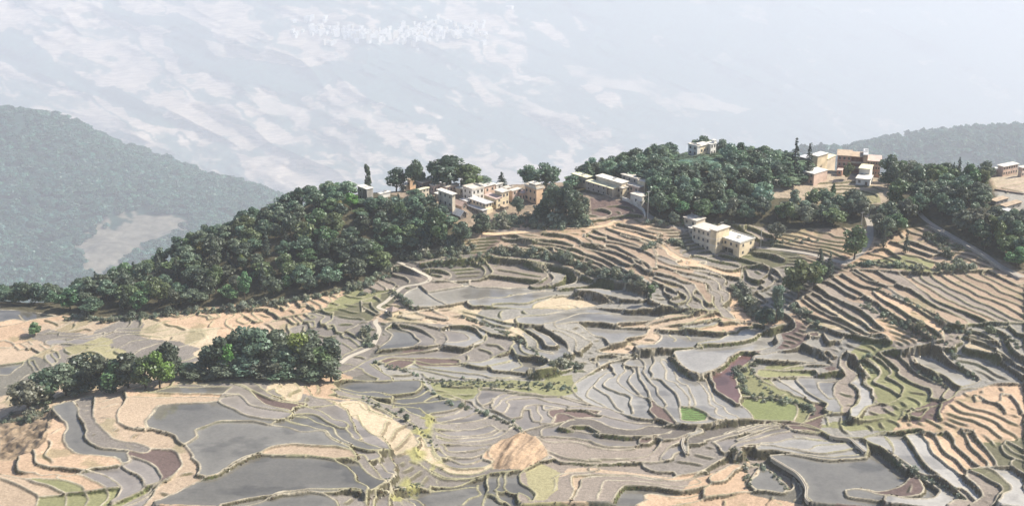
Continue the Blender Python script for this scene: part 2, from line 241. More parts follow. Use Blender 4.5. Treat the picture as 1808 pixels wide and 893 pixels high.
TR[(1000,620,5.953)] = """60 370 130 310 240 250 350 180 450 120|450 120 470 150 490 190 490 230 520 260 500 290 430 320 390 370 420 395 520 430 640 460 680 480 670 540 690 600 700 660|450 120 450 90 540 75 600 70|470 105 600 80 670 70
600 150 630 110 700 65 800 45 930 35|600 150 610 190 620 210 560 270 540 330 570 370 640 410 720 450 800 470 870 500 900 580 880 610 920 680 940 700|600 150 680 170 770 170 830 160 810 100 770 65
690 175 715 220 670 270 655 330 700 380 760 430 790 465|750 180 760 250 780 310 840 380 870 440 890 500 960 560 1030 590|830 170 810 230 860 310 940 380 970 450 1020 520 1050 570|910 45 930 90 920 140 880 200 910 280 880 305
880 305 980 310 1050 360 1130 420 1170 470 1190 560 1180 600|1000 70 1000 120 1050 200 1040 300 1130 330 1200 390 1260 450 1290 500 1290 570|1040 80 1090 150 1140 230 1170 300 1200 340 1260 350 1300 420 1340 500 1360 560
1080 60 1120 110 1180 170 1260 240 1330 280 1400 320 1460 400 1500 470 1500 560 1570 600 1560 640 1600 690 1690 735|1300 570 1380 600 1450 640 1490 680 1470 730|1200 580 1290 585|1190 590 1200 700 1210 745 1350 755 1470 740
1490 680 1550 730 1600 750|60 370 60 420 130 490 220 550 330 585 420 600|280 370 230 420 220 480 300 530 370 560 420 590|290 370 300 400 370 430 450 480 490 540 530 590 600 630|350 290 310 340 290 370|430 230 380 270 360 290
1120 70 1130 40 1170 20 1300 0|330 585 450 600 560 640 700 690 850 710 950 710 1100 770|0 600 200 590 330 585|0 620 200 630 400 690 560 720 750 740 900 730
0 760 100 730 260 730 360 760 430 800 550 825 700 830 800 800 870 770 1000 770 1200 780 1400 790 1560 760 1786 745|1030 590 1080 650 1130 740 1150 765|1560 240 1510 250 1510 290 1550 340 1560 400 1600 450 1700 510 1786 580
1510 250 1600 200 1670 150 1720 90 1786 30|1290 245 1400 280 1480 300 1510 400 1540 480 1570 540 1640 580 1700 660 1786 700|-60 480 0 500 100 530 220 560"""
TR[(1040,743,5.953)] = """0 130 100 160 200 170 350 180 500 170 700 150 820 130 870 80|0 200 50 240 150 270 300 270 420 270 520 250 530 210 570 180 700 170 870 80|0 250 100 285 250 305 400 300 480 280|630 240 650 200 730 175 770 210 740 230 700 300 600 370 500 390 300 400 0 410
780 210 900 190 1000 150 1090 120|760 390 800 330 860 260 960 220|990 300 980 220 1010 180 1110 120|1110 120 1130 80 1190 80 1200 110 1130 150 1050 180 1030 230 1040 300 1050 350|980 230 985 280 1030 370|300 435 450 430 600 440 750 430 850 420 900 350 970 310
0 490 150 450 300 440 500 440|570 480 640 520 760 540 900 540|0 560 200 560 400 565 550 580 700 605 850 630 1000 620 1100 590|0 600 200 580 450 580 600 610 750 630|80 910 120 780 140 670 200 635 350 640 550 650 750 680 950 690 1100 670 1170 635 1100 580
245 910 300 800 350 710 420 695 600 695 800 720 950 740 1100 720 1210 680|600 850 580 770 700 755 900 790 1050 780 1190 740|500 910 620 830|1210 790 1210 740 1200 730 1240 680 1300 650 1260 620 1310 560 1380 520 1500 440 1560 430
1300 655 1420 630 1480 580 1520 510 1610 450|700 610 850 600 950 580 1100 545 1200 520 1300 460 1400 400 1450 360|1100 580 1160 540 1250 530|850 910 1050 850 1300 800 1500 770 1650 740 1780 740
1490 290 1540 250 1650 190 1786 140|1210 210 1300 170 1420 140 1600 70 1786 20|1310 220 1400 190 1550 150 1700 120 1786 90|1230 230 1140 260|1320 220 1370 280 1400 340 1450 360 1490 290 1520 380|1590 370 1600 290 1640 280 1786 280
1640 410 1786 430|1700 620 1720 560 1786 480|1700 620 1700 680 1770 740"""
TR[(1130,420,5.953)] = """0 10 100 30 200 70 270 130 300 180 380 230 440 240|0 40 80 60 130 110 150 160 180 190|180 0 250 60 330 130 400 180 490 215 700 260|190 180 280 210 380 260 430 290 560 310 700 330 850 390 970 420
170 210 230 250 330 290 420 300 600 340 750 380 850 410 900 440 900 480 880 490|190 290 300 310 370 340 500 370 650 400 780 440 820 490 830 540|170 370 300 400 450 450 560 480 590 520 620 560 660 600 690 680 720 720
360 350 500 420 650 460 720 490 760 540|150 405 250 450 400 490 480 530 520 600 530 640 490 690 500 720 520 745|100 420 180 470 260 500 250 560 310 610 320 630|260 500 330 540 380 590 390 630 310 670 340 700 410 725
410 575 480 610 480 650 410 710|590 540 560 580 580 620 640 660 650 710 690 760|640 450 690 500 700 560 750 610 760 690 790 730|760 540 840 600 850 680|830 540 910 570 940 620 930 670 880 700|880 490 940 540 1030 590 1110 600
700 220 800 250 920 270 1060 310 1020 340|620 270 750 300 900 350 1000 350|540 180 700 220|840 190 1000 220 1200 270 1300 290|1110 600 1080 580 1030 520 1060 440 1075 350 1090 310 1200 300 1310 300
1110 310 1130 380 1150 440 1240 470|1075 480 1090 530 1140 580 1110 600|1310 300 1360 340 1310 400 1280 440 1320 470 1270 520|1360 350 1380 400 1420 440 1380 500 1300 560 1180 590|1380 340 1450 380 1500 440|1180 590 1220 650 1300 690|1250 600 1330 680
1110 600 1140 680 1200 760 1230 770 1240 740 1170 660|100 620 110 680 200 720 350 740 500 760 700 780 820 780 900 850 1100 880|0 770 200 740|0 640 100 630|860 720 920 770 980 830
80 910 220 820 350 790 500 790 620 790|560 893 640 820 760 790|700 893 780 840 860 850"""
TR[(1140,530,5.953)] = """0 260 150 180 250 140 380 130 510 125|120 310 250 270 400 260 520 220 580 170 700 140|0 290 100 240 300 190 500 150|360 295 450 260 560 240 650 200 780 200|360 295 500 310 600 300 700 270 800 220
130 320 300 320 450 320 600 330 810 345|810 315 860 370|250 325 260 370 320 410 300 440|430 335 460 400|100 310 160 380 150 430 90 490|540 490 650 450 780 430 830 380
0 570 150 545 300 530 500 510 650 490 850 470 950 450 1070 420 1150 380 1180 330 1230 310|1230 310 1350 290 1430 250 1500 230|1400 130 1500 180 1560 250 1560 300 1450 340 1380 380 1390 450 1330 490 1200 520 1080 540
290 590 320 560 450 535 600 510|290 590 320 650 380 720 460 790 560 830|680 780 760 750 850 680 880 620 950 570 1000 535|1000 535 1100 530 1180 560 1240 590|1240 590 1400 550 1550 520 1650 460 1760 390|680 780 700 850 720 893|560 830 680 780
1090 680 1150 645 1300 660 1400 660 1786 660|1090 680 1130 620 1240 590|1450 725 1560 690 1786 680|1160 780 1170 740 1250 730 1500 745 1786 735|1100 690 1130 770 1200 830 1320 890|1160 780 1220 820 1380 820 1600 800 1786 790
820 260 900 240 1050 250|950 340 1000 290 1130 260|1700 490 1770 530 1760 600|870 210 1000 230 1080 240 1260 270"""
TR[(1260,620,5.953)] = """420 90 330 130 230 230 240 330 270 450 290 480|450 290 600 290 900 270 1000 260 1150 240 1330 200|600 310 660 370 700 400 800 430 850 470 970 495|660 285 750 340 850 410 940 460 975 495|900 270 880 310 940 390 1000 460 1080 510 1140 540|1330 290 1270 300 1110 320 1090 350 1120 420 1160 470 1220 515
1320 165 1360 190 1390 250 1330 300 1270 380 1260 440 1290 520 1350 590 1340 620|1320 165 1330 100 1360 30 1440 10|1410 60 1400 150 1500 210 1510 250 1460 320 1440 350 1520 400 1530 450 1520 560 1440 650 1430 720 1400 760
1480 60 1540 150 1590 230 1600 270 1570 350 1660 410 1670 470 1700 500 1670 560 1600 610 1560 680 1500 750|1530 170 1600 220 1640 290|1590 80 1700 140 1760 220 1740 270 1680 340 1786 370|1670 60 1786 120
290 480 400 480 550 490 620 500 760 510 870 570 880 640 840 740|290 480 270 560 350 620 400 700|970 510 1050 550 1140 540|1050 600 1020 660 960 750|1140 545 1190 570 1170 650 1240 660|920 765 1050 720 1150 680 1250 670 1430 650|1180 700 1215 780
0 780 200 740 400 735 600 745 800 750 950 765 1100 820 1200 893|100 860 200 810 400 770 600 765 800 780|250 893 450 800 600 780 780 790|780 800 850 830 1000 830 1180 860|400 893 550 840 700 810|1450 755 1600 740 1786 700
1050 0 1060 60 1080 80|1110 0 1190 70|1200 10 1240 60|440 110 600 130 850 130 1000 125 1150 100 1280 60|740 190 850 160 1000 150 1150 150 1240 130"""
TR[(1300,743,5.953)] = """360 390 380 370 600 365 800 395 950 410 1100 400 1280 375 1360 360|0 300 60 290 100 260 220 260 300 265 500 290 650 320 800 345 950 345 1100 310 1250 270|230 320 400 320 600 350 800 370 1000 380 1200 350 1300 330
550 290 750 310 850 260 1000 240 1150 210|0 240 200 200 400 130 600 90|250 240 400 230 550 190 700 180 900 200 1000 190|600 145 700 160 900 190|550 70 620 100 760 115 940 130|0 120 150 60 300 20|0 200 200 120 400 60 550 50 700 50 870 100 940 130
240 470 230 530 160 610 150 670 220 740 350 745 500 770|270 440 350 500 420 560 480 620 530 680 520 740 500 770|240 470 270 440|500 770 600 700 610 660 560 580 480 520|500 540 600 580 650 650 690 700 650 800 600 830
1140 780 1200 760 1350 750 1500 745 1650 720 1740 670 1786 630|1350 760 1500 800 1650 810 1786 800|1140 780 1150 840 1200 860 1500 880 1600 850 1786 870|1190 180 1330 200 1390 290 1360 360|1330 200 1420 150 1560 120 1650 130 1786 110
1330 200 1400 250 1500 280 1600 350 1700 420 1786 500|1560 155 1600 230 1660 310 1650 350|0 500 70 440 150 430 240 430|970 150 1010 180 1100 185 1190 180 1240 230 1300 280 1340 320 1360 360|360 390 450 450 550 510 640 570 700 650 740 730 720 850 780 910"""
TR[(1390,460,5.953)] = """130 390 230 460 330 520 450 580 560 620 640 660 740 720 850 780 1000 800 1080 880|190 370 260 420 340 480 420 530 540 590|270 340 420 430 550 520 680 590 800 660 900 740 990 760|310 270 430 370 470 390 600 450 750 520 850 590 930 670 1020 740
350 225 450 230 560 300 700 380 720 400|480 170 560 230 650 290 760 340 820 380 900 430|570 140 660 200 780 270 930 300 1100 380 1300 460 1450 560 1600 640 1660 690|900 330 1000 420 1150 500 1300 600 1450 680 1570 760 1640 830
680 110 800 190 900 240 1040 270 1130 330 1250 400 1400 480 1550 580 1700 680|720 100 830 170 950 240 1060 270|860 380 950 450 1100 560 1300 680 1500 810 1560 860|250 690 350 700 450 740 600 780 700 770|230 800 240 760 340 740|340 740 330 800|390 760 410 840 440 880|500 850 560 870|560 840 620 770
90 430 200 560 330 600 500 640 640 710 800 810 1000 840 1080 880"""
TR[(1508,460,5.953)] = """240 110 340 180 430 220 430 250 380 265|460 120 560 180 640 250 760 340 860 420 960 470 1080 520 1150 545 1280 600 1400 680|580 130 640 190 740 250 850 320 950 390 1080 460 1200 520 1320 570 1420 620 1490 660
710 130 720 180 800 240 920 290 1050 370 1130 420 1250 490 1400 540 1500 600 1620 650|900 110 830 110 830 160 900 220 1000 290 1100 330 1220 390 1330 450 1450 500 1560 560 1660 620 1786 640|930 130 1000 200 1100 260 1220 320 1320 380 1450 420 1600 480 1700 540 1810 600
1040 130 1130 200 1220 250 1330 310 1400 340 1500 390 1650 430 1810 495|1170 115 1220 170 1330 220 1430 250 1540 330 1650 370 1810 425|1410 110 1350 130 1370 160 1500 230 1620 290 1720 330 1810 355|1440 120 1550 190 1650 240 1810 295
430 250 540 290 570 285 700 370 850 470 950 520 1080 580 1180 640 1210 680|1060 700 1180 710 1210 680 1400 680 1600 670 1810 650|1200 740 1330 770 1450 830 1530 880|1190 720 1200 790 1220 850 1180 890|1090 800 1150 790 1190 800
1420 700 1500 740 1600 780 1640 830|1630 680 1700 760 1810 790|1420 700 1600 700 1640 680|940 700 930 760 940 830 900 850|-20 100 240 110 460 120 710 125 930 125 1170 115 1410 110"""
TR[(1508,590,5.953)] = """0 20 100 40 250 20 330 50 380 100|640 160 740 120 860 90 930 80|640 160 625 210 650 290 680 350 760 390 850 440 960 480 1050 540 1090 560|830 130 920 190 950 260 1000 310 1050 360 1150 390 1250 440 1320 490 1250 530 1090 580
940 185 1060 155 1050 120 1100 100 1130 70 1110 30|1210 40 1220 80 1170 130 1180 170 1300 190 1450 220 1500 240 1550 280 1640 350 1730 420 1810 480|1500 220 1500 150 1400 110 1300 80 1210 40|1200 10 1320 50 1450 90 1530 110 1560 150 1500 190 1560 230 1650 290 1720 350 1810 410
1600 60 1650 130 1670 190 1740 270|520 200 480 230 540 300 610 370 660 420 760 470 870 510 960 530 1000 560 970 600 920 690|580 200 600 280 640 340 740 390 850 450 930 500|250 210 330 260 400 320 470 380 460 420 540 480 620 520 720 560 800 580 820 650 810 680
60 340 100 390 130 450 120 520 190 580 190 620 230 690|100 280 200 330 270 400 260 470 210 520|200 240 300 290 370 360 390 420 350 460 450 510 530 580 500 650|210 520 330 560 430 610 500 650|0 360 40 400 0 470|0 540 50 600 50 680 0 790
50 893 130 780 220 740 300 730|340 740 500 660|1110 590 1000 690 850 750 700 790 550 850|930 740 900 820 910 893|1650 640 1700 700 1750 780 1770 830|1540 630 1540 700|1320 650 1400 700 1540 750 1600 830|1260 640 1290 700|610 780 580 893|790 770 720 850 680 893|520 800 490 880
1100 590 1300 570 1500 530 1810 515|250 210 400 190 520 200 640 160"""
TR[(1508,743,5.953)] = """90 210 200 160 350 130 500 110 650 95 730 105|330 150 380 220 420 310 410 350|730 120 620 130 540 155 560 200 620 290 680 380 760 470 820 530 900 570|730 110 740 190 780 250 800 320 850 370 950 430 1050 500 1150 570 1180 600
790 130 850 170 900 260 970 350 1060 400 1150 480 1200 520|970 120 1020 170 1050 220 1060 270 1150 350 1230 410 1330 490|1130 100 1180 160 1220 270 1300 350 1370 400 1420 450|1260 110 1280 190 1340 260 1420 350 1490 430 1500 450
90 210 200 260 320 310 400 360 520 430 620 500 700 540 860 570 930 610 1000 660 1100 720 1180 800|640 550 680 590 740 680 720 740 620 790 480 805 300 800 150 770 30 750|700 570 830 630 890 680 890 740 830 800 700 840 560 865 430 845 330 850 300 910
580 590 530 650 440 710 300 740 100 750|620 500 640 550 580 590|1180 600 1270 670 1350 780 1300 830 1210 910|1220 530 1330 570 1450 630 1530 670 1560 740 1500 810 1420 910|1330 500 1410 490 1530 550 1600 620 1660 690 1640 740 1560 800 1500 910
1180 600 1200 520 1330 490 1420 480 1550 480 1650 470 1700 500 1810 570|1550 260 1560 310 1640 370 1810 430|1570 250 1680 330 1810 380|1600 210 1700 260 1810 330|1660 420 1650 470|970 910 1080 830 1190 820|1120 680 1200 740 1290 830"""
TR[(0,0,1.0)] = """830 668 870 669 905 667 935 668 975 662 1008 652 1012 640|745 676 757 690 775 698 800 706 820 707
-3 530 -3 600 -3 700 -3 800 -3 901|1811 500 1811 600 1811 700 1811 800 1811 901|-3 901 200 901 400 901 600 901 800 901 1000 901 1200 901 1400 901 1600 901 1811 901
1040 392 1080 386 1110 380 1138 382|1042 368 1070 372 1078 380 1040 392|1290 395 1305 402 1320 410 1335 420 1345 428|1318 400 1330 405 1345 412 1362 418|1345 397 1362 403|1545 442 1565 440 1575 448 1592 457|1600 425 1640 440 1680 455|1572 428 1600 436 1645 452
1430 335 1450 340 1462 344|1400 340 1420 345 1440 352|1436 333 1460 333|1770 332 1808 340|1330 448 1360 452 1385 460|880 385 950 392 1040 398|830 400 880 398 900 402"""

# concrete channels, paths and roads: pixel polylines, width in metres
PATHS = [
 ('footpath', 2.0, [(700,461),(717,468.5),(732.7,476),(746,483.6),(756,488),(760.5,491),(756,496.5),(744,500.5),(732.7,503),(717.6,504.7),(707.5,509),(699,517),(690.7,524),(684,530.7),(675.6,536.6),(666.4,541),(670.5,545),(682,547.5)]),
 ('footpath', 2.0, [(673,561),(665.5,564.3),(661.3,569.4),(667,576),(670,583),(666,594),(659,608.7),(647,617),(630,624),(615,630.5),(600,642.3)]),
 ('dirt_road', 3.6, [(800,414),(835,411.5),(870,413.5),(903,411),(937,408.5),(962,405),(987,402.6),(1021,402.6),(1055,401),(1077,396),(1090,390)]),
 ('road', 3.2, [(1138,374),(1150,384),(1170,391),(1190,399),(1215,408)]),
 ('road', 3.2, [(1333,437),(1352,438),(1370,440),(1400,444.5),(1437,450.5),(1465,458),(1492,464)]),
 ('road', 2.8, [(1526,372),(1532,385),(1536,398),(1537,412),(1534,428),(1522,445),(1505,458),(1485,468)]),
 ('road', 2.6, [(1618,372),(1640,392),(1680,416),(1715,435),(1740,450),(1765,468),(1808,490)]),
 ('channel', 0.9, [(1463,768),(1469.7,773.2),(1484.8,774),(1500,773.2),(1508.3,781.6),(1518.4,790),(1525,796.8),(1528.5,803.5)]),
 ('channel', 0.9, [(1360.5,808.5),(1375.6,818.6),(1392.4,828.7),(1407.5,838.8),(1417.6,852.2),(1424.3,865.6),(1421,885.8),(1431,896)]),
 ('channel', 0.8, [(1207.5,772.5),(1204.6,781.6),(1205.5,790),(1213,805)]),
]
# ------------------------------------------------------------------ fine terrace relief
GH = 0.4
GX0, GY0 = -290.0, 385.0
GNX, GNY = 1451, 902
gx = GX0 + GH * np.arange(GNX); gy = GY0 + GH * np.arange(GNY)
GX, GY = np.meshgrid(gx, gy)
B = base(GX, GY)

def catmull(p, n=6):
    p = np.asarray(p, float)
    if len(p) < 3: 
        t = np.linspace(0, 1, n * (len(p) - 1) + 1)[:, None]
        return p[0] * (1 - t) + p[-1] * t
    q = np.vstack([2 * p[0] - p[1], p, 2 * p[-1] - p[-2]])
    out = []
    for i in range(1, len(q) - 2):
        a, b, c, d = q[i - 1], q[i], q[i + 1], q[i + 2]
        for t in np.arange(n) / n:
            out.append(0.5 * ((2 * b) + (c - a) * t + (2 * a - 5 * b + 4 * c - d) * t * t + (3 * b - 3 * c + d - a) * t ** 3))
    out.append(p[-1])
    return np.array(out)

def resample(xy, step):
    d = np.hypot(*np.diff(xy, axis=0).T); s = np.concatenate([[0], np.cumsum(d)])
    n = max(2, int(s[-1] / step) + 1)
    t = np.linspace(0, s[-1], n)
    return np.stack([np.interp(t, s, xy[:, 0]), np.interp(t, s, xy[:, 1])], -1)

LINES = []
_all = []
for (x0, y0, sc), txt in TR.items():
    for ln in txt.replace('\n', '|').split('|'):
        v = np.array([float(a) for a in ln.split()]).reshape(-1, 2)
        _all.append(catmull(v / sc + (x0, y0)))
for poly in _all:
    x, y, z = march(base, poly[:, 0], poly[:, 1])
    xy = resample(np.stack([x, y], -1), 1.3)
    xy[:, 0] += (vnoise(xy[:, 0] / 3, xy[:, 1] / 3, 5) - .5) * 0.7
    xy[:, 1] += (vnoise(xy[:, 0] / 3, xy[:, 1] / 3, 6) - .5) * 0.7
    LINES.append(xy)
# close small gaps: carry loose ends on to the nearest other edge
_pt = np.vstack(LINES); _pl = np.concatenate([np.full(len(l), i) for i, l in enumerate(LINES)])
for i, l in enumerate(list(LINES)):
    for e in (l[0], l[-1]):
        d = np.hypot(_pt[:, 0] - e[0], _pt[:, 1] - e[1]); d[_pl == i] = 99
        k = int(d.argmin())
        if 0.5 < d[k] < 4.5:
            LINES.append(np.array([e, (e + _pt[k]) / 2, _pt[k]]))
NL = len(LINES)
SA = np.vstack([l[:-1] for l in LINES]); SB = np.vstack([l[1:] for l in LINES])
SL = np.concatenate([np.full(len(l) - 1, i) for i, l in enumerate(LINES)])
NS = len(SA)
D = np.full((GNY, GNX), 9.0, np.float32); NEAR = np.full((GNY, GNX), -1, np.int32)
RAD = 4.5; rn = int(RAD / GH) + 2
for k in range(NS):
    a = SA[k]; b = SB[k]
    i0 = int((min(a[0], b[0]) - GX0) / GH) - rn; i1 = int((max(a[0], b[0]) - GX0) / GH) + rn + 1
    j0 = int((min(a[1], b[1]) - GY0) / GH) - rn; j1 = int((max(a[1], b[1]) - GY0) / GH) + rn + 1
    i0 = max(i0, 0); j0 = max(j0, 0); i1 = min(i1, GNX); j1 = min(j1, GNY)
    if i0 >= i1 or j0 >= j1: continue
    X = gx[i0:i1][None] - a[0]; Y = gy[j0:j1][:, None] - a[1]
    ex, ey = b - a; L2 = ex * ex + ey * ey + 1e-9
    t = np.clip((X * ex + Y * ey) / L2, 0, 1)
    d = np.hypot(X - t * ex, Y - t * ey)
    s = D[j0:j1, i0:i1]; m = d < s
    s[m] = d[m]; NEAR[j0:j1, i0:i1][m] = k
WALL = D < 0.33

# connected fields between the edges (run-length union-find)
def label(free):
    ny, nx = free.shape
    lab = np.full((ny, nx), -1, np.int32); par = []
    def find(a):
        while par[a] != a:
            par[a] = par[par[a]]; a = par[a]
        return a
    prev = []
    for j in range(ny):
        row = np.concatenate([[0], free[j].view(np.int8), [0]])
        df = np.diff(row); st = np.where(df == 1)[0]; en = np.where(df == -1)[0]
        cur = []; pi = 0
        for s, e in zip(st, en):
            idx = len(par); par.append(idx)
            while pi < len(prev) and prev[pi][1] <= s: pi += 1
            q = pi
            while q < len(prev) and prev[q][0] < e:
                ra, rb = find(prev[q][2]), find(idx)
                if ra != rb: par[max(ra, rb)] = min(ra, rb)
                q += 1
            lab[j, s:e] = idx; cur.append((s, e, idx))
        prev = cur
    root = np.array([find(i) for i in range(len(par))])
    u, inv = np.unique(root, return_inverse=True)
    lab2 = np.where(lab >= 0, inv[np.maximum(lab, 0)], -1)
    return lab2.astype(np.int32), len(u)
LAB, NR = label(~WALL)
lf = LAB.ravel(); ok = lf >= 0
cnt = np.bincount(lf[ok], minlength=NR)
mean = np.bincount(lf[ok], B.ravel()[ok], minlength=NR) / np.maximum(cnt, 1)
mn = np.full(NR, 1e9); mx = np.full(NR, -1e9)
np.minimum.at(mn, lf[ok], B.ravel()[ok]); np.maximum.at(mx, lf[ok], B.ravel()[ok])
rng_ = mx - mn
SEED = """350 735 W|450 775 W|480 840 W|560 880 W|130 760 W|150 735 m|205 742 d|540 797 d|470 714 r|470 725 m|450 690 m|560 700 m|580 715 m|600 740 m|535 735 W|525 752 W|620 812 W|575 732 m|600 762 m|640 830 m|660 800 m|560 832 m|590 850 r|620 870 m
250 730 d|230 690 d|235 725 o|100 690 d|80 785 o|50 820 o|150 830 o|120 800 o|150 880 g|100 885 g|190 872 g|40 870 d|222 833 m|290 800 r|262 805 d|330 860 o|250 860 m|270 850 m|295 840 m|230 850 d
30 655 W|70 665 W|92 640 m|60 585 d|150 620 y|130 650 y|100 600 m|200 592 m|250 600 m|285 583 s|150 575 d|50 575 o|20 555 W|60 545 d|20 600 o|60 620 d|340 575 s|330 565 o|400 560 o|450 550 o|500 540 o|540 530 o|570 520 o|520 560 d|560 570 m|590 570 m|640 600 m|610 640 m
820 475 D|910 478 p|755 492 p|720 500 D|695 490 D|665 492 p|640 545 k|622 530 g|740 525 w|775 507 v|830 517 w|870 503 p|940 510 p|1005 505 w|1060 518 w|1025 508 w|900 527 w|960 532 s|1110 524 w|870 547 w|1000 557 w|1060 548 w|950 555 w|1130 575 d|1115 562 w|1100 585 w
1000 580 w|930 600 w|980 600 w|912 588 s|900 595 s|920 592 w|850 600 w|702 600 W|742 598 m|782 602 m|835 602 m|865 612 m|800 620 m|875 640 w|720 642 r|805 640 r|840 652 w|725 652 w|835 662 w|680 685 W|765 712 W|790 695 g|900 680 g|850 685 g|980 680 g|700 548 d|790 558 d|735 560 s|815 545 s
935 632 W|1000 630 w|1050 645 w|1030 672 w|1082 672 w|1100 700 w|1150 680 w|1182 700 w|1200 680 w|1222 735 B|1230 645 w|1250 700 w|1328 672 g|1292 660 R|1285 680 R|1320 632 R|1305 700 w|1262 728 p|1350 725 G|1412 725 r|1432 665 w|1402 685 v|1445 680 w|1492 690 p|1520 720 v|1472 657 r|1350 637 w|1400 628 w|1400 595 r|1330 600 w|1270 600 w|1380 650 g|1482 620 m|1442 618 w|1500 622 w|1550 720 p
800 740 m|850 705 m|820 780 m|905 715 m|960 715 m|1000 735 r|1040 738 r|1065 752 D|1000 768 m|950 795 m|1100 790 p|1020 820 p|1150 762 r|1180 800 m|905 815 o|680 765 s|740 795 s|500 690 s|565 692 o|945 862 y|1005 852 d|1062 860 W|1100 880 W|1150 853 W|880 855 W|822 872 W|840 720 m|1232 850 o|1292 830 o|1130 890 o|1200 785 w|1250 770 w|1300 772 m|1355 862 W|1452 845 W|1400 800 w|1352 792 m|1582 870 r|1602 885 W|1622 852 r|1080 740 m|1150 820 m
1560 670 g|1592 692 g|1540 640 g|1602 650 p|1650 642 v|1640 650 v|1732 652 w|1730 612 s|1692 620 p|1642 680 p|1600 712 g|1555 742 g|1650 725 r|1700 725 o|1780 710 o|1750 770 o|1555 785 w|1600 800 w|1640 800 v|1700 790 o|1690 870 v|1720 872 p|1795 870 v|1760 845 k|1785 790 k|1660 800 o|1680 800 o|1720 790 o|1650 750 o|1600 755 o
1450 540 s|1480 562 s|1500 550 p|1542 530 n|1600 562 o|1642 592 d|1582 522 w|1602 500 p|1650 522 n|1700 522 p|1750 522 n|1790 505 n|1550 490 n|1460 520 p|1430 545 n|1620 580 o|1700 560 p|1690 540 w
950 430 n|1000 440 n|1050 460 n|1152 470 n|1200 490 n|1252 500 m|1180 540 w|1202 522 m|1262 540 m|1312 550 o|1292 562 o|1332 500 m|1352 507 m|1362 530 w|1110 430 n|1060 412 n|900 440 n|870 432 b|1000 410 o
1100 365 b|1055 385 p|1080 402 o|905 385 p|980 396 o|1300 405 p|1280 390 p|1340 408 p|1402 430 o|1352 450 k|1560 440 o|1622 445 n|1600 465 g|1500 348 y|1480 335 w|1402 335 n|1790 330 n|1790 346 v|1570 330 p|1440 440 n|1690 440 n|820 415 o"""
seeds = [s.split() for s in SEED.replace('\n', '|').split('|')]
spx = np.array([float(s[0]) for s in seeds]); spy = np.array([float(s[1]) for s in seeds]); scl = [s[2] for s in seeds]
sx, sy, sz = march(base, spx, spy)
cj = np.clip(((sy - GY0) / GH + .5).astype(int), 3, GNY - 4); cii = np.clip(((sx - GX0) / GH + .5).astype(int), 3, GNX - 4)
SEEDR = np.full(len(sx), -1)
for k in range(len(sx)):
    for rad in (0, 1, 2, 3):
        q = LAB[cj[k] - rad:cj[k] + rad + 1, cii[k] - rad:cii[k] + rad + 1].ravel(); q = q[q >= 0]; q = q[cnt[q] > 25]
        if len(q): SEEDR[k] = np.bincount(q).argmax(); break
CLOSED = cnt < 26000
FLATR = (rng_ < 3.2) & CLOSED
for k in range(len(sx)):
    r = SEEDR[k]
    if r >= 0 and CLOSED[r] and scl[k] in 'WwvRGB' and rng_[r] < 9: FLATR[r] = True
# open fields: level by barrier-limited smoothing
Lv = B.astype(np.float32).copy()
free = (~WALL).astype(np.float32)
lam = 1 / 450.0
B32 = B.astype(np.float32)
fl = np.pad(free, 1)
den = fl[:-2, 1:-1] + fl[2:, 1:-1] + fl[1:-1, :-2] + fl[1:-1, 2:] + lam
for it in range(220):
    q = np.pad(Lv * free, 1)
    Lv = (q[:-2, 1:-1] + q[2:, 1:-1] + q[1:-1, :-2] + q[1:-1, 2:] + lam * B32) / den
    if it == 0: pass
isflat = np.zeros(LAB.shape, bool); isflat[LAB >= 0] = FLATR[LAB[LAB >= 0]]
Lv = np.where(isflat, mean[np.maximum(LAB, 0)], Lv)

# pixel position of every grid cell on the base relief, for placing zones and colours
def project(x, y, z):
    dyc = y * CP - z * SP; up = y * SP + z * CP
    return 904 + F * x / dyc, 446.5 - F * up / dyc
PX, PY = project(GX, GY, B)

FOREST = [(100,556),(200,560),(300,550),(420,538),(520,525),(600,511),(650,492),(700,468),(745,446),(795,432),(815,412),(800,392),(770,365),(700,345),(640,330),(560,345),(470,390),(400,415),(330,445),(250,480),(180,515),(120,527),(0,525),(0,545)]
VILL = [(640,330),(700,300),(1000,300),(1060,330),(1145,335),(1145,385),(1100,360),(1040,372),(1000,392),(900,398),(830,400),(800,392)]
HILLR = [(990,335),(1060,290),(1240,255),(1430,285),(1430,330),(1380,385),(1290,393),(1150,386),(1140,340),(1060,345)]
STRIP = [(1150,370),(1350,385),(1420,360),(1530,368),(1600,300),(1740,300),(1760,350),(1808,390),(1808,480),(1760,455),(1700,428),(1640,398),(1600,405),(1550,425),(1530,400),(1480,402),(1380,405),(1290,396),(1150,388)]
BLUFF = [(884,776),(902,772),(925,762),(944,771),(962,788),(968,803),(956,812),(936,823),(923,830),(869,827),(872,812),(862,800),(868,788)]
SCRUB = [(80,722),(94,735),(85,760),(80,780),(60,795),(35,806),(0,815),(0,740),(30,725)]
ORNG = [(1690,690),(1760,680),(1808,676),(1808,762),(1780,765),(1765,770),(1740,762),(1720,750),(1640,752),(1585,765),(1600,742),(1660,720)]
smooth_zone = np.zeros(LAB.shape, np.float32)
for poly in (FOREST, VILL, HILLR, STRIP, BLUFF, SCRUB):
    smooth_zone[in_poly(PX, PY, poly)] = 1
def blur(a, n):
    for _ in range(n):
        p = np.pad(a, 1, mode='edge')
        a = (p[1:-1, 1:-1] * 2 + p[:-2, 1:-1] + p[2:, 1:-1] + p[1:-1, :-2] + p[1:-1, 2:]) / 6
    return a
smooth_zone = blur(smooth_zone, 4)

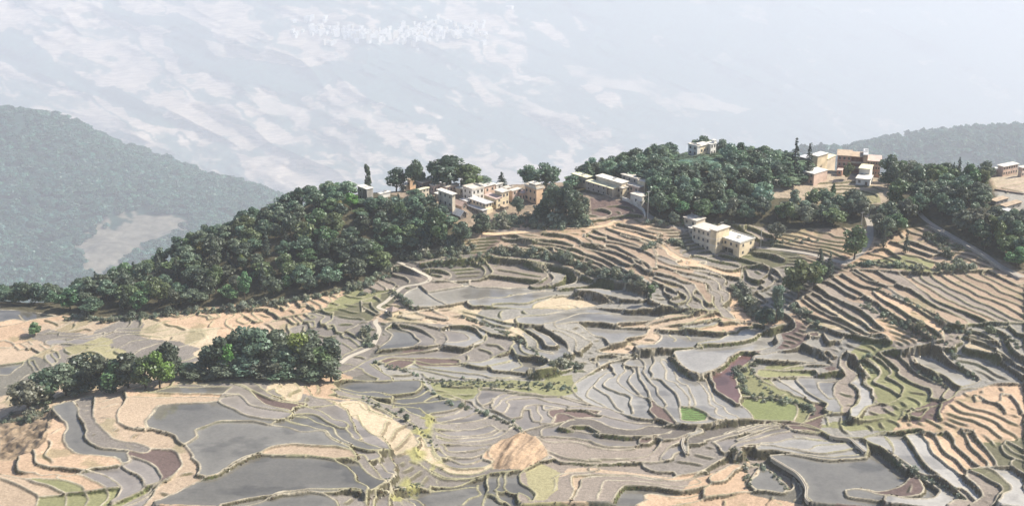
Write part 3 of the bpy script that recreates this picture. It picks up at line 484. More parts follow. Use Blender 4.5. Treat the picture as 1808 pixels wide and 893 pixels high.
# untraced slopes fall in contour steps of about 1.5 m
STEP = 0.85
warp = (fbm(GX / 22, GY / 22, 3, 3) - .5) * 2.2
fq = (Lv + warp) / STEP
fr = fq - np.floor(fq)
gyy, gxx = np.gradient(fq, GH)
gm = np.hypot(gxx, gyy) + 1e-4
ris = np.clip(0.9 * gm, 0.03, 0.45)          # share of the step that is riser
lift = sstep(1 - ris, 1.0, fr)
Zc = STEP * (np.floor(fq) + lift) - warp * 0.35 - 0.3 * STEP
# keep near the level surface
Zc = Zc - blur((Zc - Lv).astype(np.float32), 30)
ter = (~isflat) & (~WALL)
terw = blur((ter & (D > 2.3)).astype(np.float32), 6) * (1 - smooth_zone) * sstep(0.02, 0.06, gm)
bund_c = sstep(0.9, 0.45, fr / gm) * (fr < 0.5) * terw * (gm > 0.035)
riser_c = ((fr > 1 - ris) & (gm > 0.05)).astype(np.float32) * terw
LEVEL = np.where(ter, Lv * (1 - terw) + Zc * terw, Lv)
LEVEL = np.where(smooth_zone > .5, B * 1.0, LEVEL) 

# heights on both sides of every edge segment
mid = (SA + SB) / 2; dv = SB - SA; ln = np.hypot(dv[:, 0], dv[:, 1])[:, None] + 1e-9
nv = np.stack([-dv[:, 1], dv[:, 0]], -1) / ln
def lev_at(p):
    i = np.clip(((p[:, 0] - GX0) / GH + .5).astype(int), 0, GNX - 1); j = np.clip(((p[:, 1] - GY0) / GH + .5).astype(int), 0, GNY - 1)
    return np.where(WALL[j, i], np.nan, LEVEL[j, i])
def side(s):
    a = lev_at(mid + nv * s * 1.0); b = lev_at(mid + nv * s * 1.5); c = lev_at(mid + nv * s * 2.1)
    r = np.where(np.isnan(a), b, a); r = np.where(np.isnan(r), c, r)
    return r
s1, s2 = side(1), side(-1)
s1 = np.where(np.isnan(s1), s2, s1); s2 = np.where(np.isnan(s2), s1, s2)
bm_ = base(mid[:, 0], mid[:, 1])
s1 = np.where(np.isnan(s1), bm_, s1); s2 = np.where(np.isnan(s2), bm_, s2)
SU = np.maximum(s1, s2); SLO = np.minimum(s1, s2)
SLO = np.maximum(SLO, SU - 5.0)
for _ in range(2):
    same_p = np.concatenate([[False], SL[1:] == SL[:-1]]); same_n = np.concatenate([SL[1:] == SL[:-1], [False]])
    up_p = np.where(same_p, np.roll(SU, 1), SU); up_n = np.where(same_n, np.roll(SU, -1), SU)
    SU = (SU * 2 + up_p + up_n) / 4
DROP = np.maximum(SU - SLO, 0)

nk = np.maximum(NEAR, 0)
U = np.where(NEAR >= 0, SU[nk], LEVEL)
Wl = WALL & (NEAR >= 0)
# nearest level for the cells of the edge itself: the lower side
own = np.where(Wl, SLO[nk], LEVEL)
drop = np.where(NEAR >= 0, np.clip(U - own, 0, 6), 0)
lower = (drop > 0.35) & (~Wl)
rag = (vnoise(GX / 1.1, GY / 1.1, 41) - .5)
wr = 0.25 + 0.38 * drop
tt = np.clip((D - 0.30) / wr + rag * 0.25 * (drop > .8), 0, 1)
Zf = np.where(lower | Wl, own + drop * (1 - tt ** 1.2), LEVEL)
Zf = np.where(D < 0.30, U, Zf)
low_edge = sstep(0.55, 0.12, D)
bundh = 0.2 * low_edge * (NEAR >= 0) * (1 - smooth_zone)
Zf = Zf + bundh
Zf = Zf + 0.12 * bund_c
soft = blur((fbm(GX / 2.5, GY / 2.5, 9, 3) - .5).astype(np.float32), 1)
rough_amt = np.where(isflat, 0.0, 0.25) + smooth_zone * 0.6
Zf = Zf + soft * rough_amt
RISER = np.where(lower & (tt < 0.93) & (D > 0.34), np.clip(drop / 1.0, 0, 1), 0).astype(np.float32)
RISER = np.maximum(RISER, riser_c * 0.8)
BUND = np.maximum(sstep(.42, .2, D) * (NEAR >= 0), bund_c * 0.8).astype(np.float32)
outf = (PX < -.5) | (PX > 1809) | (PY > 898.5)
BUND = np.where(outf, 0, BUND); RISER = np.where(outf, RISER * .4, RISER); Zf = np.where(outf, Zf - bundh, Zf)
BUND = BUND * (1 - smooth_zone); RISER = RISER * (1 - smooth_zone * .7)
# rills on the bare bluff and the scrubby bank
blf = in_poly(PX, PY, BLUFF); scr = in_poly(PX, PY, SCRUB)
rill = (fbm((GX - GY * .5) / 3.0, (GX * .5 + GY) / 14.0, 13, 3) - .5)
Zf = Zf + blur(blf.astype(np.float32), 6) * (0.15 + rill * 2.4) + blur(scr.astype(np.float32), 6) * (fbm(GX / 4, GY / 4, 19, 3) - .5) * 4

# paths and roads are cut level into the ground
for nm, wd, pts in PATHS:
    if nm == 'channel': continue
    p = catmull(np.array(pts, float), 8); x, y, z = march(base, p[:, 0], p[:, 1])
    xy = resample(np.stack([x, y], -1), 0.8)
    jj = np.clip(((xy[:, 1] - GY0) / GH).astype(int), 0, GNY - 1); ii = np.clip(((xy[:, 0] - GX0) / GH).astype(int), 0, GNX - 1)
    pz = Zf[jj, ii]; kk = np.ones(15) / 15
    if len(pz) > 15: pz = np.convolve(np.pad(pz, 7, mode='edge'), kk, 'valid')
    acc = np.zeros(Zf.shape); wgt = np.zeros(Zf.shape)
    R_ = int((wd / 2 + 1.6) / GH) + 1
    for k in range(len(xy)):
        a0, a1, b0, b1 = max(jj[k] - R_, 0), jj[k] + R_ + 1, max(ii[k] - R_, 0), ii[k] + R_ + 1
        d = np.hypot(GX[a0:a1, b0:b1] - xy[k, 0], GY[a0:a1, b0:b1] - xy[k, 1])
        w_ = np.exp(-(d / .8) ** 2) + 1e-9
        acc[a0:a1, b0:b1] += w_ * pz[k]; wgt[a0:a1, b0:b1] += w_
        wgt_d = d
    m = wgt > 0
    dm = np.full(Zf.shape, 99.0)
    for k in range(len(xy)):
        a0, a1, b0, b1 = max(jj[k] - R_, 0), jj[k] + R_ + 1, max(ii[k] - R_, 0), ii[k] + R_ + 1
        dm[a0:a1, b0:b1] = np.minimum(dm[a0:a1, b0:b1], np.hypot(GX[a0:a1, b0:b1] - xy[k, 0], GY[a0:a1, b0:b1] - xy[k, 1]))
    bl_ = np.where(m, sstep(wd / 2 + 1.5, wd / 2 + .3, dm), 0)
    Zf = Zf * (1 - bl_) + bl_ * np.where(m, acc / np.maximum(wgt, 1e-9), 0)
    BUND = BUND * (1 - bl_); RISER = RISER * (1 - bl_)

def zground(x, y):
    x = np.asarray(x, float); y = np.asarray(y, float)
    inside = (x > GX0) & (x < GX0 + GH * (GNX - 1)) & (y > GY0) & (y < GY0 + GH * (GNY - 1))
    return np.where(inside, bilin(Zf, GX0, GY0, GH, x, y), base(x, y))
def gpt(px, py):
    x, y, z = march(zground, px, py, y0=400.0)
    return np.stack([x, y, z], -1)
# ------------------------------------------------------------------ colours of the fields (true surface colours)
PAL = {'W': (.15, .142, .122), 'w': (.25, .238, .214), 'n': (.31, .235, .175), 'm': (.208, .188, .168), 'd': (.41, .32, .235), 'o': (.45, .325, .225), 's': (.46, .38, .27), 'B': (.115, .185, .065),
       'p': (.255, .218, .186), 'g': (.22, .22, .115), 'G': (.20, .225, .10), 'R': (.115, .066, .060), 'r': (.135, .098, .09), 'y': (.30, .275, .16),
       'k': (.13, .125, .08), 'b': (.16, .115, .10), 'D': (.15, .135, .122), 'v': (.30, .285, .255)}
WETC = {'W': 1.0, 'w': .9, 'v': .9, 'm': .72, 'R': .75, 'p': .4, 'r': .45, 'D': .5}
CK = list(PAL); ci = np.array([CK.index(c) for c in scl])
palarr = np.array([PAL[c] for c in CK]); wetarr = np.array([WETC.get(c, 0.0) for c in CK])
# nearest seed, searched on a coarse raster
h4 = 2
cx = GX[::h4, ::h4] + (fbm(GX[::h4, ::h4] / 14, GY[::h4, ::h4] / 14, 31, 2) - .5) * 16
cy = GY[::h4, ::h4] + (fbm(GX[::h4, ::h4] / 14, GY[::h4, ::h4] / 14, 32, 2) - .5) * 16
bd = np.full(cx.shape, 1e9); bi = np.zeros(cx.shape, int)
for k in range(len(sx)):
    d = (cx - sx[k]) ** 2 + ((cy - sy[k]) * 1.0) ** 2
    m = d < bd; bd[m] = d[m]; bi[m] = k
near_seed = np.repeat(np.repeat(bi, h4, 0), h4, 1)[:GNY, :GNX]
cls = ci[near_seed]
# closed fields take one class each
rcls = np.full(NR, -1)
NOPROP = np.array([1e6 if c in 'GRsyvB' else 0 for c in scl])
for k in range(len(sx)):
    r = SEEDR[k]
    if r >= 0 and CLOSED[r] and rcls[r] < 0: rcls[r] = ci[k]
ccx = np.bincount(lf[ok], GX.ravel()[ok], minlength=NR) / np.maximum(cnt, 1); ccy = np.bincount(lf[ok], GY.ravel()[ok], minlength=NR) / np.maximum(cnt, 1)
for r in range(NR):
    if CLOSED[r] and rcls[r] < 0:
        d = (ccx[r] - sx) ** 2 + (ccy[r] - sy) ** 2 + NOPROP
        rcls[r] = ci[int(d.argmin())]
isclosed = np.zeros(LAB.shape, bool); isclosed[LAB >= 0] = CLOSED[LAB[LAB >= 0]]
jit = RNG.uniform(.86, 1.14, NR)
cls = np.where(isclosed, rcls[np.maximum(LAB, 0)], cls)
bj = np.where(isclosed, jit[np.maximum(LAB, 0)], 1.0)
stepj = (np.sin(np.floor(fq) * 12.9898 + np.floor(GX / 60) * 4.1) * 43758.5453) % 1.0
bj = np.where(isclosed, bj, .88 + .24 * stepj)
colr = palarr[cls] * bj[..., None]; WET = wetarr[cls]
WET = np.where(isflat, WET, np.minimum(WET, .55))
PAINT = [('g', [(760,676),(830,671),(905,670),(960,672),(1010,660),(1018,690),(990,702),(940,694),(850,685),(836,702),(800,708),(770,696)]),
 ('s', [(560,698),(600,708),(640,710),(680,732),(722,758),(738,785),(728,802),(700,802),(680,788),(660,766),(640,746),(606,724)]),
 ('y', [(925,822),(960,815),(985,830),(985,870),(960,893),(945,893),(930,850)]),
 ('o', [(1130,900),(1150,884),(1200,868),(1215,848),(1250,835),(1290,815),(1320,822),(1312,850),(1325,872),(1420,890),(1420,900)]),
 ('d', [(985,840),(1010,832),(1100,835),(1200,846),(1180,840),(1080,828),(1000,822)]),
 ('o', [(300,560),(420,548),(520,528),(600,514),(612,522),(560,548),(520,556),(430,572),(330,580)])]
qn = (fbm(GX / 9, GY / 9, 48, 3) - .5)
for pc_, q in PAINT:
    m = in_poly(PX + qn * 14, PY + qn * 7, q)
    colr = np.where(m[..., None], np.array(PAL[pc_]) * (.9 + .2 * stepj[..., None]), colr); WET = np.where(m, 0, WET)
mott = fbm(GX / 7, GY / 7, 51, 4)
mott2 = fbm(GX / 28, GY / 28, 52, 3)
colr = colr * (0.80 + 0.22 * mott + 0.2 * mott2)[..., None]
colr = np.where(((WET > .6) & isflat)[..., None], colr * (0.95 + .2 * sstep(4.5, .6, D)[..., None]), colr)
# darker wet streaks and mud showing through shallow water
mud = sstep(.56, .68, fbm(GX / 18 + 7, GY / 9, 55, 4))
colr = np.where((WET > .7)[..., None], colr * (1 - .30 * mud[..., None]), colr)
grassy = sstep(.60, .72, fbm(GX / 10, GY / 10, 57, 4)) * (WET < .3) * (~isflat | (bj > 1.05))
colr = colr * (1 - .45 * grassy[..., None]) + np.array([.16, .165, .08]) * .45 * grassy[..., None]
# seedling bed: sown in rows
bed = (np.ones(LAB.shape, bool)) & (cls == CK.index('B'))
colr = np.where((bed & ((GY + GX * .1) % 1.9 < .6))[..., None], np.array([.09, .11, .045]), colr)
# ground under wood and in the village
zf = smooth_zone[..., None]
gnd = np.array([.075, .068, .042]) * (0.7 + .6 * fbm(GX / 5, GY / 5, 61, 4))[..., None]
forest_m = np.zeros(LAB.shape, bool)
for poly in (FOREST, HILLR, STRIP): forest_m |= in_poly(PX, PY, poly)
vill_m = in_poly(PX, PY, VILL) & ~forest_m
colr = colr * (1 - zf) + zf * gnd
vg = np.array([.25, .20, .15]) * (.6 + .8 * fbm(GX / 8, GY / 8, 63, 4))[..., None]
colr = np.where(vill_m[..., None], vg, colr)
field_b = in_poly(PX, PY, [(1042, 350), (1105, 355), (1140, 378), (1130, 384), (1080, 386), (1045, 380)])
colr = np.where(field_b[..., None], np.array([.155, .112, .10]) * (.85 + .3 * mott)[..., None], colr)
field_o = in_poly(PX, PY, [(1030, 385), (1078, 386), (1080, 400), (1000, 408), (900, 405), (905, 396), (1000, 398)])
colr = np.where(field_o[..., None], np.array([.42, .30, .215]) * (.85 + .3 * mott)[..., None], colr)
for q, cc in (([(1396, 305), (1430, 300), (1560, 318), (1590, 335), (1560, 360), (1480, 362), (1430, 350), (1350, 350), (1350, 320)], (.34, .28, .21)), ([(1490, 338), (1550, 335), (1556, 358), (1495, 362)], (.24, .225, .13)),
              ([(1750, 312), (1808, 310), (1808, 340), (1758, 330)], (.42, .34, .26))):
    m = in_poly(PX, PY, q); colr = np.where(m[..., None], np.array(cc) * (.7 + .6 * fbm(GX / 6, GY / 6, 66, 4))[..., None], colr)
WET = np.where((smooth_zone > .3), 0, WET)
pondq = in_poly(PX, PY, [(1758, 334), (1808, 342), (1808, 360), (1770, 352)]); colr = np.where(pondq[..., None], np.array(PAL['v']), colr); WET = np.where(pondq, .9, WET)
bl = (fbm((GX - GY * .5) / 4.0, (GX * .5 + GY) / 18.0, 71, 4))
colr = np.where(blf[..., None], np.array([.40, .29, .195]) * (1 - .62 * sstep(.5, .62, bl) * sstep(950, 900, PX))[..., None] * (.9 + .2 * mott)[..., None], colr)
colr = np.where(scr[..., None], np.array([.25, .19, .13]) * (.45 + 1.0 * fbm(GX / 4, GY / 4, 73, 4))[..., None], colr)
# edges: pale trodden tops, weedy risers
rv = fbm(GX / 2.2, GY / 2.2, 77, 3)
rc = np.array([.085, .078, .048]) * (.55 + .9 * rv)[..., None]
rc = np.where((fbm(GX / 30, GY / 30, 78, 2) > .55)[..., None], rc * np.array([.95, 1.15, .75]), rc)
dryz = sstep(.2, .35, colr.mean(-1))[..., None]
rc = rc * (1 - .25 * dryz) + np.array([.20, .145, .10]) * .25 * dryz
colr = colr * (1 - RISER[..., None]) + rc * RISER[..., None]
bc = np.array([.36, .325, .25]) * (.55 + .75 * vnoise(GX / 3, GY / 3, 79))[..., None]
gr = sstep(.5, .65, fbm(GX / 40, GY / 40, 80, 2))[..., None]
bc = bc * (1 - .45 * gr) + np.array([.27, .27, .12]) * .45 * gr
colr = colr * (1 - BUND[..., None]) + bc * BUND[..., None]
WET = WET * (1 - np.clip(RISER * 2, 0, 1)) * (1 - BUND)
WET = np.where(D < .5, 0, WET)
# yellow-green weeds on the terrace spine above the spring
for cxp, cyp, r in ((745, 760, 26), (735, 800, 24), (722, 860, 26), (755, 740, 18), (775, 830, 20), (700, 880, 16)):
    g = sstep(1, .4, np.hypot((PX - cxp) / r, (PY - cyp) / r)) * sstep(.42, .55, fbm(GX / 5, GY / 5, 83, 3)) * .8
    colr = colr * (1 - g[..., None]) + np.array([.30, .29, .11]) * g[..., None]; WET = WET * (1 - g)

# ------------------------------------------------------------------ materials
def new_mat(name):
    m = bpy.data.materials.new(name); m.use_nodes = True
    nt = m.node_tree; nt.nodes.clear()
    out = nt.nodes.new('ShaderNodeOutputMaterial'); pb = nt.nodes.new('ShaderNodeBsdfPrincipled')
    nt.links.new(pb.outputs[0], out.inputs[0])
    return m, nt, pb
def N(nt, t, **kw):
    n = nt.nodes.new(t)
    for k, v in kw.items():
        if k.startswith('i_'): n.inputs[int(k[2:]) if k[2:].isdigit() else k[2:].replace('_', ' ')].default_value = v
        else: setattr(n, k, v)
    return n
def attr_mat(name, scale, amp, rough=.95, bump=0.0, wet=False, spec=.2):
    m, nt, pb = new_mat(name)
    a = N(nt, 'ShaderNodeAttribute', attribute_name='Col')
    tc = N(nt, 'ShaderNodeNewGeometry')
    nz = N(nt, 'ShaderNodeTexNoise'); nz.inputs['Scale'].default_value = scale; nz.inputs['Detail'].default_value = 6; nz.inputs['Roughness'].default_value = .65
    nt.links.new(tc.outputs['Position'], nz.inputs['Vector'])
    mr = N(nt, 'ShaderNodeMapRange'); mr.inputs['From Min'].default_value = .25; mr.inputs['From Max'].default_value = .75; mr.inputs['To Min'].default_value = 1 - amp; mr.inputs['To Max'].default_value = 1 + amp
    nt.links.new(nz.outputs['Fac'], mr.inputs['Value'])
    n2 = N(nt, 'ShaderNodeTexNoise'); n2.inputs['Scale'].default_value = scale * 3.7; n2.inputs['Detail'].default_value = 4; n2.inputs['Roughness'].default_value = .7
    nt.links.new(tc.outputs['Position'], n2.inputs['Vector'])
    m2 = N(nt, 'ShaderNodeMapRange'); m2.inputs['From Min'].default_value = .38; m2.inputs['From Max'].default_value = .62; m2.inputs['To Min'].default_value = 1 - amp * .8; m2.inputs['To Max'].default_value = 1 + amp * .55
    nt.links.new(n2.outputs['Fac'], m2.inputs['Value'])
    mm = N(nt, 'ShaderNodeMath', operation='MULTIPLY'); nt.links.new(mr.outputs[0], mm.inputs[0]); nt.links.new(m2.outputs[0], mm.inputs[1])
    mx = N(nt, 'ShaderNodeVectorMath', operation='SCALE')
    nt.links.new(a.outputs['Color'], mx.inputs[0]); nt.links.new(mm.outputs[0], mx.inputs['Scale'])
    nt.links.new(mx.outputs[0], pb.inputs['Base Color'])
    pb.inputs['Roughness'].default_value = rough; pb.inputs['Specular IOR Level'].default_value = spec
    if wet:
        w = N(nt, 'ShaderNodeAttribute', attribute_name='Wet')
        r = N(nt, 'ShaderNodeMapRange'); r.inputs['From Min'].default_value = .35; r.inputs['From Max'].default_value = .95; r.inputs['To Min'].default_value = .6; r.inputs['To Max'].default_value = .07
        nt.links.new(w.outputs['Fac'], r.inputs['Value'])
        nt.links.new(r.outputs[0], pb.inputs['Roughness'])
        s = N(nt, 'ShaderNodeMapRange'); s.inputs['From Min'].default_value = .1; s.inputs['From Max'].default_value = .9; s.inputs['To Min'].default_value = .12; s.inputs['To Max'].default_value = .55
        nt.links.new(w.outputs['Fac'], s.inputs['Value']); nt.links.new(s.outputs[0], pb.inputs['Specular IOR Level'])
    elif bump > 0:
        bp = N(nt, 'ShaderNodeBump'); bp.inputs['Strength'].default_value = bump; bp.inputs['Distance'].default_value = .3
        nt.links.new(nz.outputs['Fac'], bp.inputs['Height']); nt.links.new(bp.outputs[0], pb.inputs['Normal'])
    return m
M_EARTH = attr_mat('earth', .9, .28, bump=.5)
M_WATER = attr_mat('shallow_water', .25, .10, wet=True)
M_HILL = attr_mat('hillside', .03, .25)
def flat_mat(name, col, rough=.8, amp=.15, scale=.6, spec=.25, metal=0, rnd=0.0):
    m, nt, pb = new_mat(name)
    tc = N(nt, 'ShaderNodeNewGeometry')
    nz = N(nt, 'ShaderNodeTexNoise'); nz.inputs['Scale'].default_value = scale; nz.inputs['Detail'].default_value = 5
    nt.links.new(tc.outputs['Position'], nz.inputs['Vector'])
    mr = N(nt, 'ShaderNodeMapRange'); mr.inputs['From Min'].default_value = .3; mr.inputs['From Max'].default_value = .7; mr.inputs['To Min'].default_value = 1 - amp; mr.inputs['To Max'].default_value = 1 + amp
    nt.links.new(nz.outputs['Fac'], mr.inputs['Value'])
    sc = N(nt, 'ShaderNodeVectorMath', operation='SCALE'); sc.inputs[0].default_value = col
    if rnd > 0:
        oi = N(nt, 'ShaderNodeObjectInfo')
        mm = N(nt, 'ShaderNodeMapRange'); mm.inputs['To Min'].default_value = 1 - rnd; mm.inputs['To Max'].default_value = 1 + rnd
        nt.links.new(oi.outputs['Random'], mm.inputs['Value'])
        mu = N(nt, 'ShaderNodeMath', operation='MULTIPLY'); nt.links.new(mr.outputs[0], mu.inputs[0]); nt.links.new(mm.outputs[0], mu.inputs[1])
        nt.links.new(mu.outputs[0], sc.inputs['Scale'])
    else:
        nt.links.new(mr.outputs[0], sc.inputs['Scale'])
    nt.links.new(sc.outputs[0], pb.inputs['Base Color'])
    pb.inputs['Roughness'].default_value = rough; pb.inputs['Specular IOR Level'].default_value = spec; pb.inputs['Metallic'].default_value = metal
    return m

# ------------------------------------------------------------------ mesh helpers
def raw_mesh(name, V, Fc, mat, nper=4, smooth=False, col=None, wet=None, mats=None, mi=None):
    me = bpy.data.meshes.new(name)
    V = np.ascontiguousarray(V, np.float32); Fc = np.ascontiguousarray(Fc, np.int32)
    nf = len(Fc)
    me.vertices.add(len(V)); me.vertices.foreach_set('co', V.ravel())
    me.loops.add(Fc.size); me.loops.foreach_set('vertex_index', Fc.ravel())
    me.polygons.add(nf); me.polygons.foreach_set('loop_start', np.arange(0, nf * nper, nper, dtype=np.int32))
    me.polygons.foreach_set('use_smooth', np.full(nf, smooth, bool))
    for m in (mats or [mat]): me.materials.append(m)
    if mi is not None: me.polygons.foreach_set('material_index', np.ascontiguousarray(mi, np.int32))
    if col is not None:
        a = me.attributes.new('Col', 'FLOAT_COLOR', 'POINT')
        c = np.ones((len(V), 4), np.float32); c[:, :3] = col; a.data.foreach_set('color', c.ravel())
    if wet is not None:
        a = me.attributes.new('Wet', 'FLOAT', 'POINT'); a.data.foreach_set('value', np.ascontiguousarray(wet, np.float32))
    me.update(calc_edges=True)
    return me
def link(name, me, parent=None):
    o = bpy.data.objects.new(name, me); COL.objects.link(o)
    if parent is not None: o.parent = parent
    return o
def structure(o):
    o['kind'] = 'structure'; return o
def tag(o, label=None, cat=None, group=None):
    if label: o['label'] = label
    if cat: o['category'] = cat
    if group: o['group'] = group
    return o
def grid_faces(ny, nx):
    i = np.arange(ny * nx).reshape(ny, nx)
    return np.stack([i[:-1, :-1], i[:-1, 1:], i[1:, 1:], i[1:, :-1]], -1).reshape(-1, 4)
def compact(V, Fc, *arrs):
    u, inv = np.unique(Fc, return_inverse=True)
    return (V[u], inv.reshape(Fc.shape)) + tuple(a[u] for a in arrs)

# ------------------------------------------------------------------ near ground: terraces, the water standing in them
VV = np.stack([GX, GY, Zf], -1).reshape(-1, 3); FF = grid_faces(GNY, GNX)
keep = (np.abs(GX) < GY * .46).ravel()
FF = FF[keep[FF].all(1)]
wv = (WET > .65).ravel() & isflat.ravel()
wf = wv[FF].sum(1) >= 3
cf = colr.reshape(-1, 3); wt = WET.ravel()
v, f, c = compact(VV, FF[~wf], cf); structure(link('terraces', raw_mesh('terraces', v, f, M_EARTH, col=c, smooth=True)))
v, f, c, w = compact(VV, FF[wf], cf, wt); structure(link('water', raw_mesh('water', v, f, M_WATER, col=c, wet=np.maximum(w, .66), smooth=True)))

# wide ground sheet round the terraces, reaching under the camera and far out
def cols_axis(lo, hi, inner, step_in, grow):
    a = [inner[0]]; s = step_in
    while a[-1] > lo: s *= grow; a.append(a[-1] - s)
    left = a[::-1]
    mid_ = list(np.arange(inner[0] + step_in, inner[1], step_in))
    b = [inner[1]]; s = step_in
    while b[-1] < hi: s *= grow; b.append(b[-1] + s)
    return np.array(left + mid_ + b)
ax = cols_axis(-18000, 18000, (-460, 460), 8, 1.18); ay = cols_axis(-2500, 25000, (-40, 900), 8, 1.18)
AX, AY = np.meshgrid(ax, ay)
AZ = rbf_eval(FIT, np.clip(AX, -480, 480), np.clip(AY, -80, 1000))
far = sstep(850, 1100, AY) 
AZ = AZ * (1 - far) + -4900.0 * far
AZ = AZ * (1 - sstep(480, 2500, np.abs(AX))) - 4900.0 * sstep(480, 2500, np.abs(AX))
inside = (AX > GX0 + 4) & (AX < GX0 + GH * (GNX - 1) - 4) & (AY > GY0 + 4) & (AY < GY0 + GH * (GNY - 1) - 4)
AZ = np.where(inside, AZ - 7.0, AZ)
AZ = np.minimum(AZ, np.where(np.hypot(AX, AY) < 40, -2.0, 1e9))
ac = np.array([.13, .125, .075]) * (.7 + .6 * fbm(AX / 40, AY / 40, 91, 4))[..., None]
structure(link('ground', raw_mesh('ground', np.stack([AX, AY, AZ], -1).reshape(-1, 3), grid_faces(*AX.shape), M_HILL, col=ac.reshape(-1, 3), smooth=True)))

# paths, road, channels: strips lying a little proud of the earth
M_CONC = flat_mat('pale_concrete', (.44, .40, .33), amp=.12, scale=.8)
M_DIRT = flat_mat('yellow_dirt', (.58, .44, .29), amp=.18, scale=.5)
M_ROAD = flat_mat('grey_road', (.34, .31, .27), amp=.12, scale=.5)
for nm, wd, pts in PATHS:
    p = catmull(np.array(pts), 8); x, y, z = march(zground, p[:, 0], p[:, 1], y0=400.0)
    xy = resample(np.stack([x, y], -1), 1.0)
    k = np.ones(5) / 5
    if len(xy) > 8:
        xy = np.stack([np.convolve(np.pad(xy[:, i], 2, mode='edge'), k, 'valid') for i in (0, 1)], -1)
    tg = np.gradient(xy, axis=0); tg /= np.hypot(tg[:, 0], tg[:, 1])[:, None] + 1e-9
    nn = np.stack([-tg[:, 1], tg[:, 0]], -1)
    zz = np.max([zground(*(xy + nn * o * wd).T) for o in (-.5, -.25, 0, .25, .5)], axis=0)
    kz = np.ones(9) / 9
    zz = np.convolve(np.pad(zz, 4, mode='edge'), kz, 'valid') + (.07 if nm != 'channel' else .3)
    prof = [(-.5, -.5), (-.5, 0), (.5, 0), (.5, -.5)] if nm != 'channel' else [(-.5, -1.6), (-.5, 0), (-.2, 0), (-.2, -.22), (.2, -.22), (.2, 0), (.5, 0), (.5, -1.6)]
    vs = np.concatenate([np.concatenate([xy + nn * o * wd, (zz + dz)[:, None]], 1) for o, dz in prof])
    n = len(xy); i = np.arange(n - 1)
    fs = np.concatenate([np.stack([i + a * n, i + 1 + a * n, i + 1 + (a + 1) * n, i + (a + 1) * n], -1) for a in range(len(prof) - 1)])
    structure(link({'channel': 'water_channel'}.get(nm, nm), raw_mesh(nm, vs, fs, {'footpath': M_CONC, 'dirt_road': M_DIRT, 'road': M_ROAD, 'channel': M_CONC}[nm])))
# ------------------------------------------------------------------ far relief
FK = 3.0
def far_sheet(name, fit, x0, x1, y0, y1, h, colfn, rel, seed, off=0.0):
    ax = np.arange(x0, x1 + h, h); ay = np.arange(y0, y1 + h, h); X, Y = np.meshgrid(ax, ay)
    Z = rbf_eval(fit, X, Y) + (fbm(X / rel[1], Y / rel[1], seed, 5) - .5) * rel[0] + off
    qx, qy = project(X, Y, Z)
    c = colfn(X, Y, Z, qx, qy)
    structure(link(name, raw_mesh(name, np.stack([X, Y, Z], -1).reshape(-1, 3), grid_faces(*X.shape), M_HILL, col=c.reshape(-1, 3), smooth=True)))
    return lambda x, y: bilin(Z, x0, y0, h, x, y)
LH = [(0,196,1880),(60,204,1850),(130,243,1830),(200,272,1815),(260,296,1800),(340,322,1785),(430,350,1770),(470,366,1760),(0,330,1650),(150,350,1620),(300,370,1640),
      (0,500,1400),(130,480,1400),(250,402,1600),(240,440,1520),(150,470,1430),(330,397,1620),(-200,165,1900),(-200,330,1650),(-200,500,1350),(300,480,1420),(420,430,1500)]
def fit_from(lst, extra, s=.002):
    pts = [tuple(at_depth(a, b, d * FK)) for a, b, d in lst] + [(x * FK, y * FK, z * FK) for x, y, z in extra]
    return rbf_fit(np.array(pts, float), s)
fitL = fit_from(LH, [(-900, 2300, -760), (-500, 2300, -780), (-150, 2200, -800), (-1300, 2200, -700), (-300, 1150, -520), (-500, 1150, -480), (-900, 1200, -450), (0, 1500, -640), (100, 1900, -780), (-60, 1250, -560)])
PATCH = [(135, 470), (140, 430), (180, 400), (215, 380), (270, 374), (340, 388), (350, 400), (300, 420), (260, 440), (220, 470), (170, 490)]
def colL(X, Y, Z, qx, qy):
    n = fbm(X / 50, Y / 50, 5, 4)
    c = np.array([.018, .045, .038]) * (.6 + .8 * n)[..., None]
    m = in_poly(qx + (n - .5) * 60, qy + (n - .5) * 34, PATCH)
    tt = np.abs((Z / 10.0 + (n - .5) * 3) % 1 - .5) * 2
    pc = np.array([.15, .14, .115]) * (.6 + .5 * tt + .3 * n)[..., None]
    return np.where(m[..., None], pc, c)
zL = far_sheet('hill', fitL, -1300 * FK, 160 * FK, 1150 * FK, 2300 * FK, 9, colL, (190, 520), 3)
RH = [(1380,300,1500),(1480,285,1900),(1560,280,2000),(1640,262,1950),(1720,245,1900),(1808,238,1880),(1900,232,1850),(1700,330,1500),(1808,350,1450),(1560,330,1500),(2000,300,1500)]
fitR = fit_from(RH, [(600, 2500, -800), (1100, 2500, -760), (300, 2200, -800), (400, 1200, -560), (800, 1200, -470), (1200, 1400, -480), (200, 1500, -700)])
def colR(X, Y, Z, qx, qy):
    n = fbm(X / 30, Y / 30, 15, 4)
    return np.array([.018, .045, .040]) * (.6 + .8 * n)[..., None]
zR = far_sheet('hill', fitR, 250 * FK, 1350 * FK, 1200 * FK, 2500 * FK, 13, colR, (70, 400), 6)

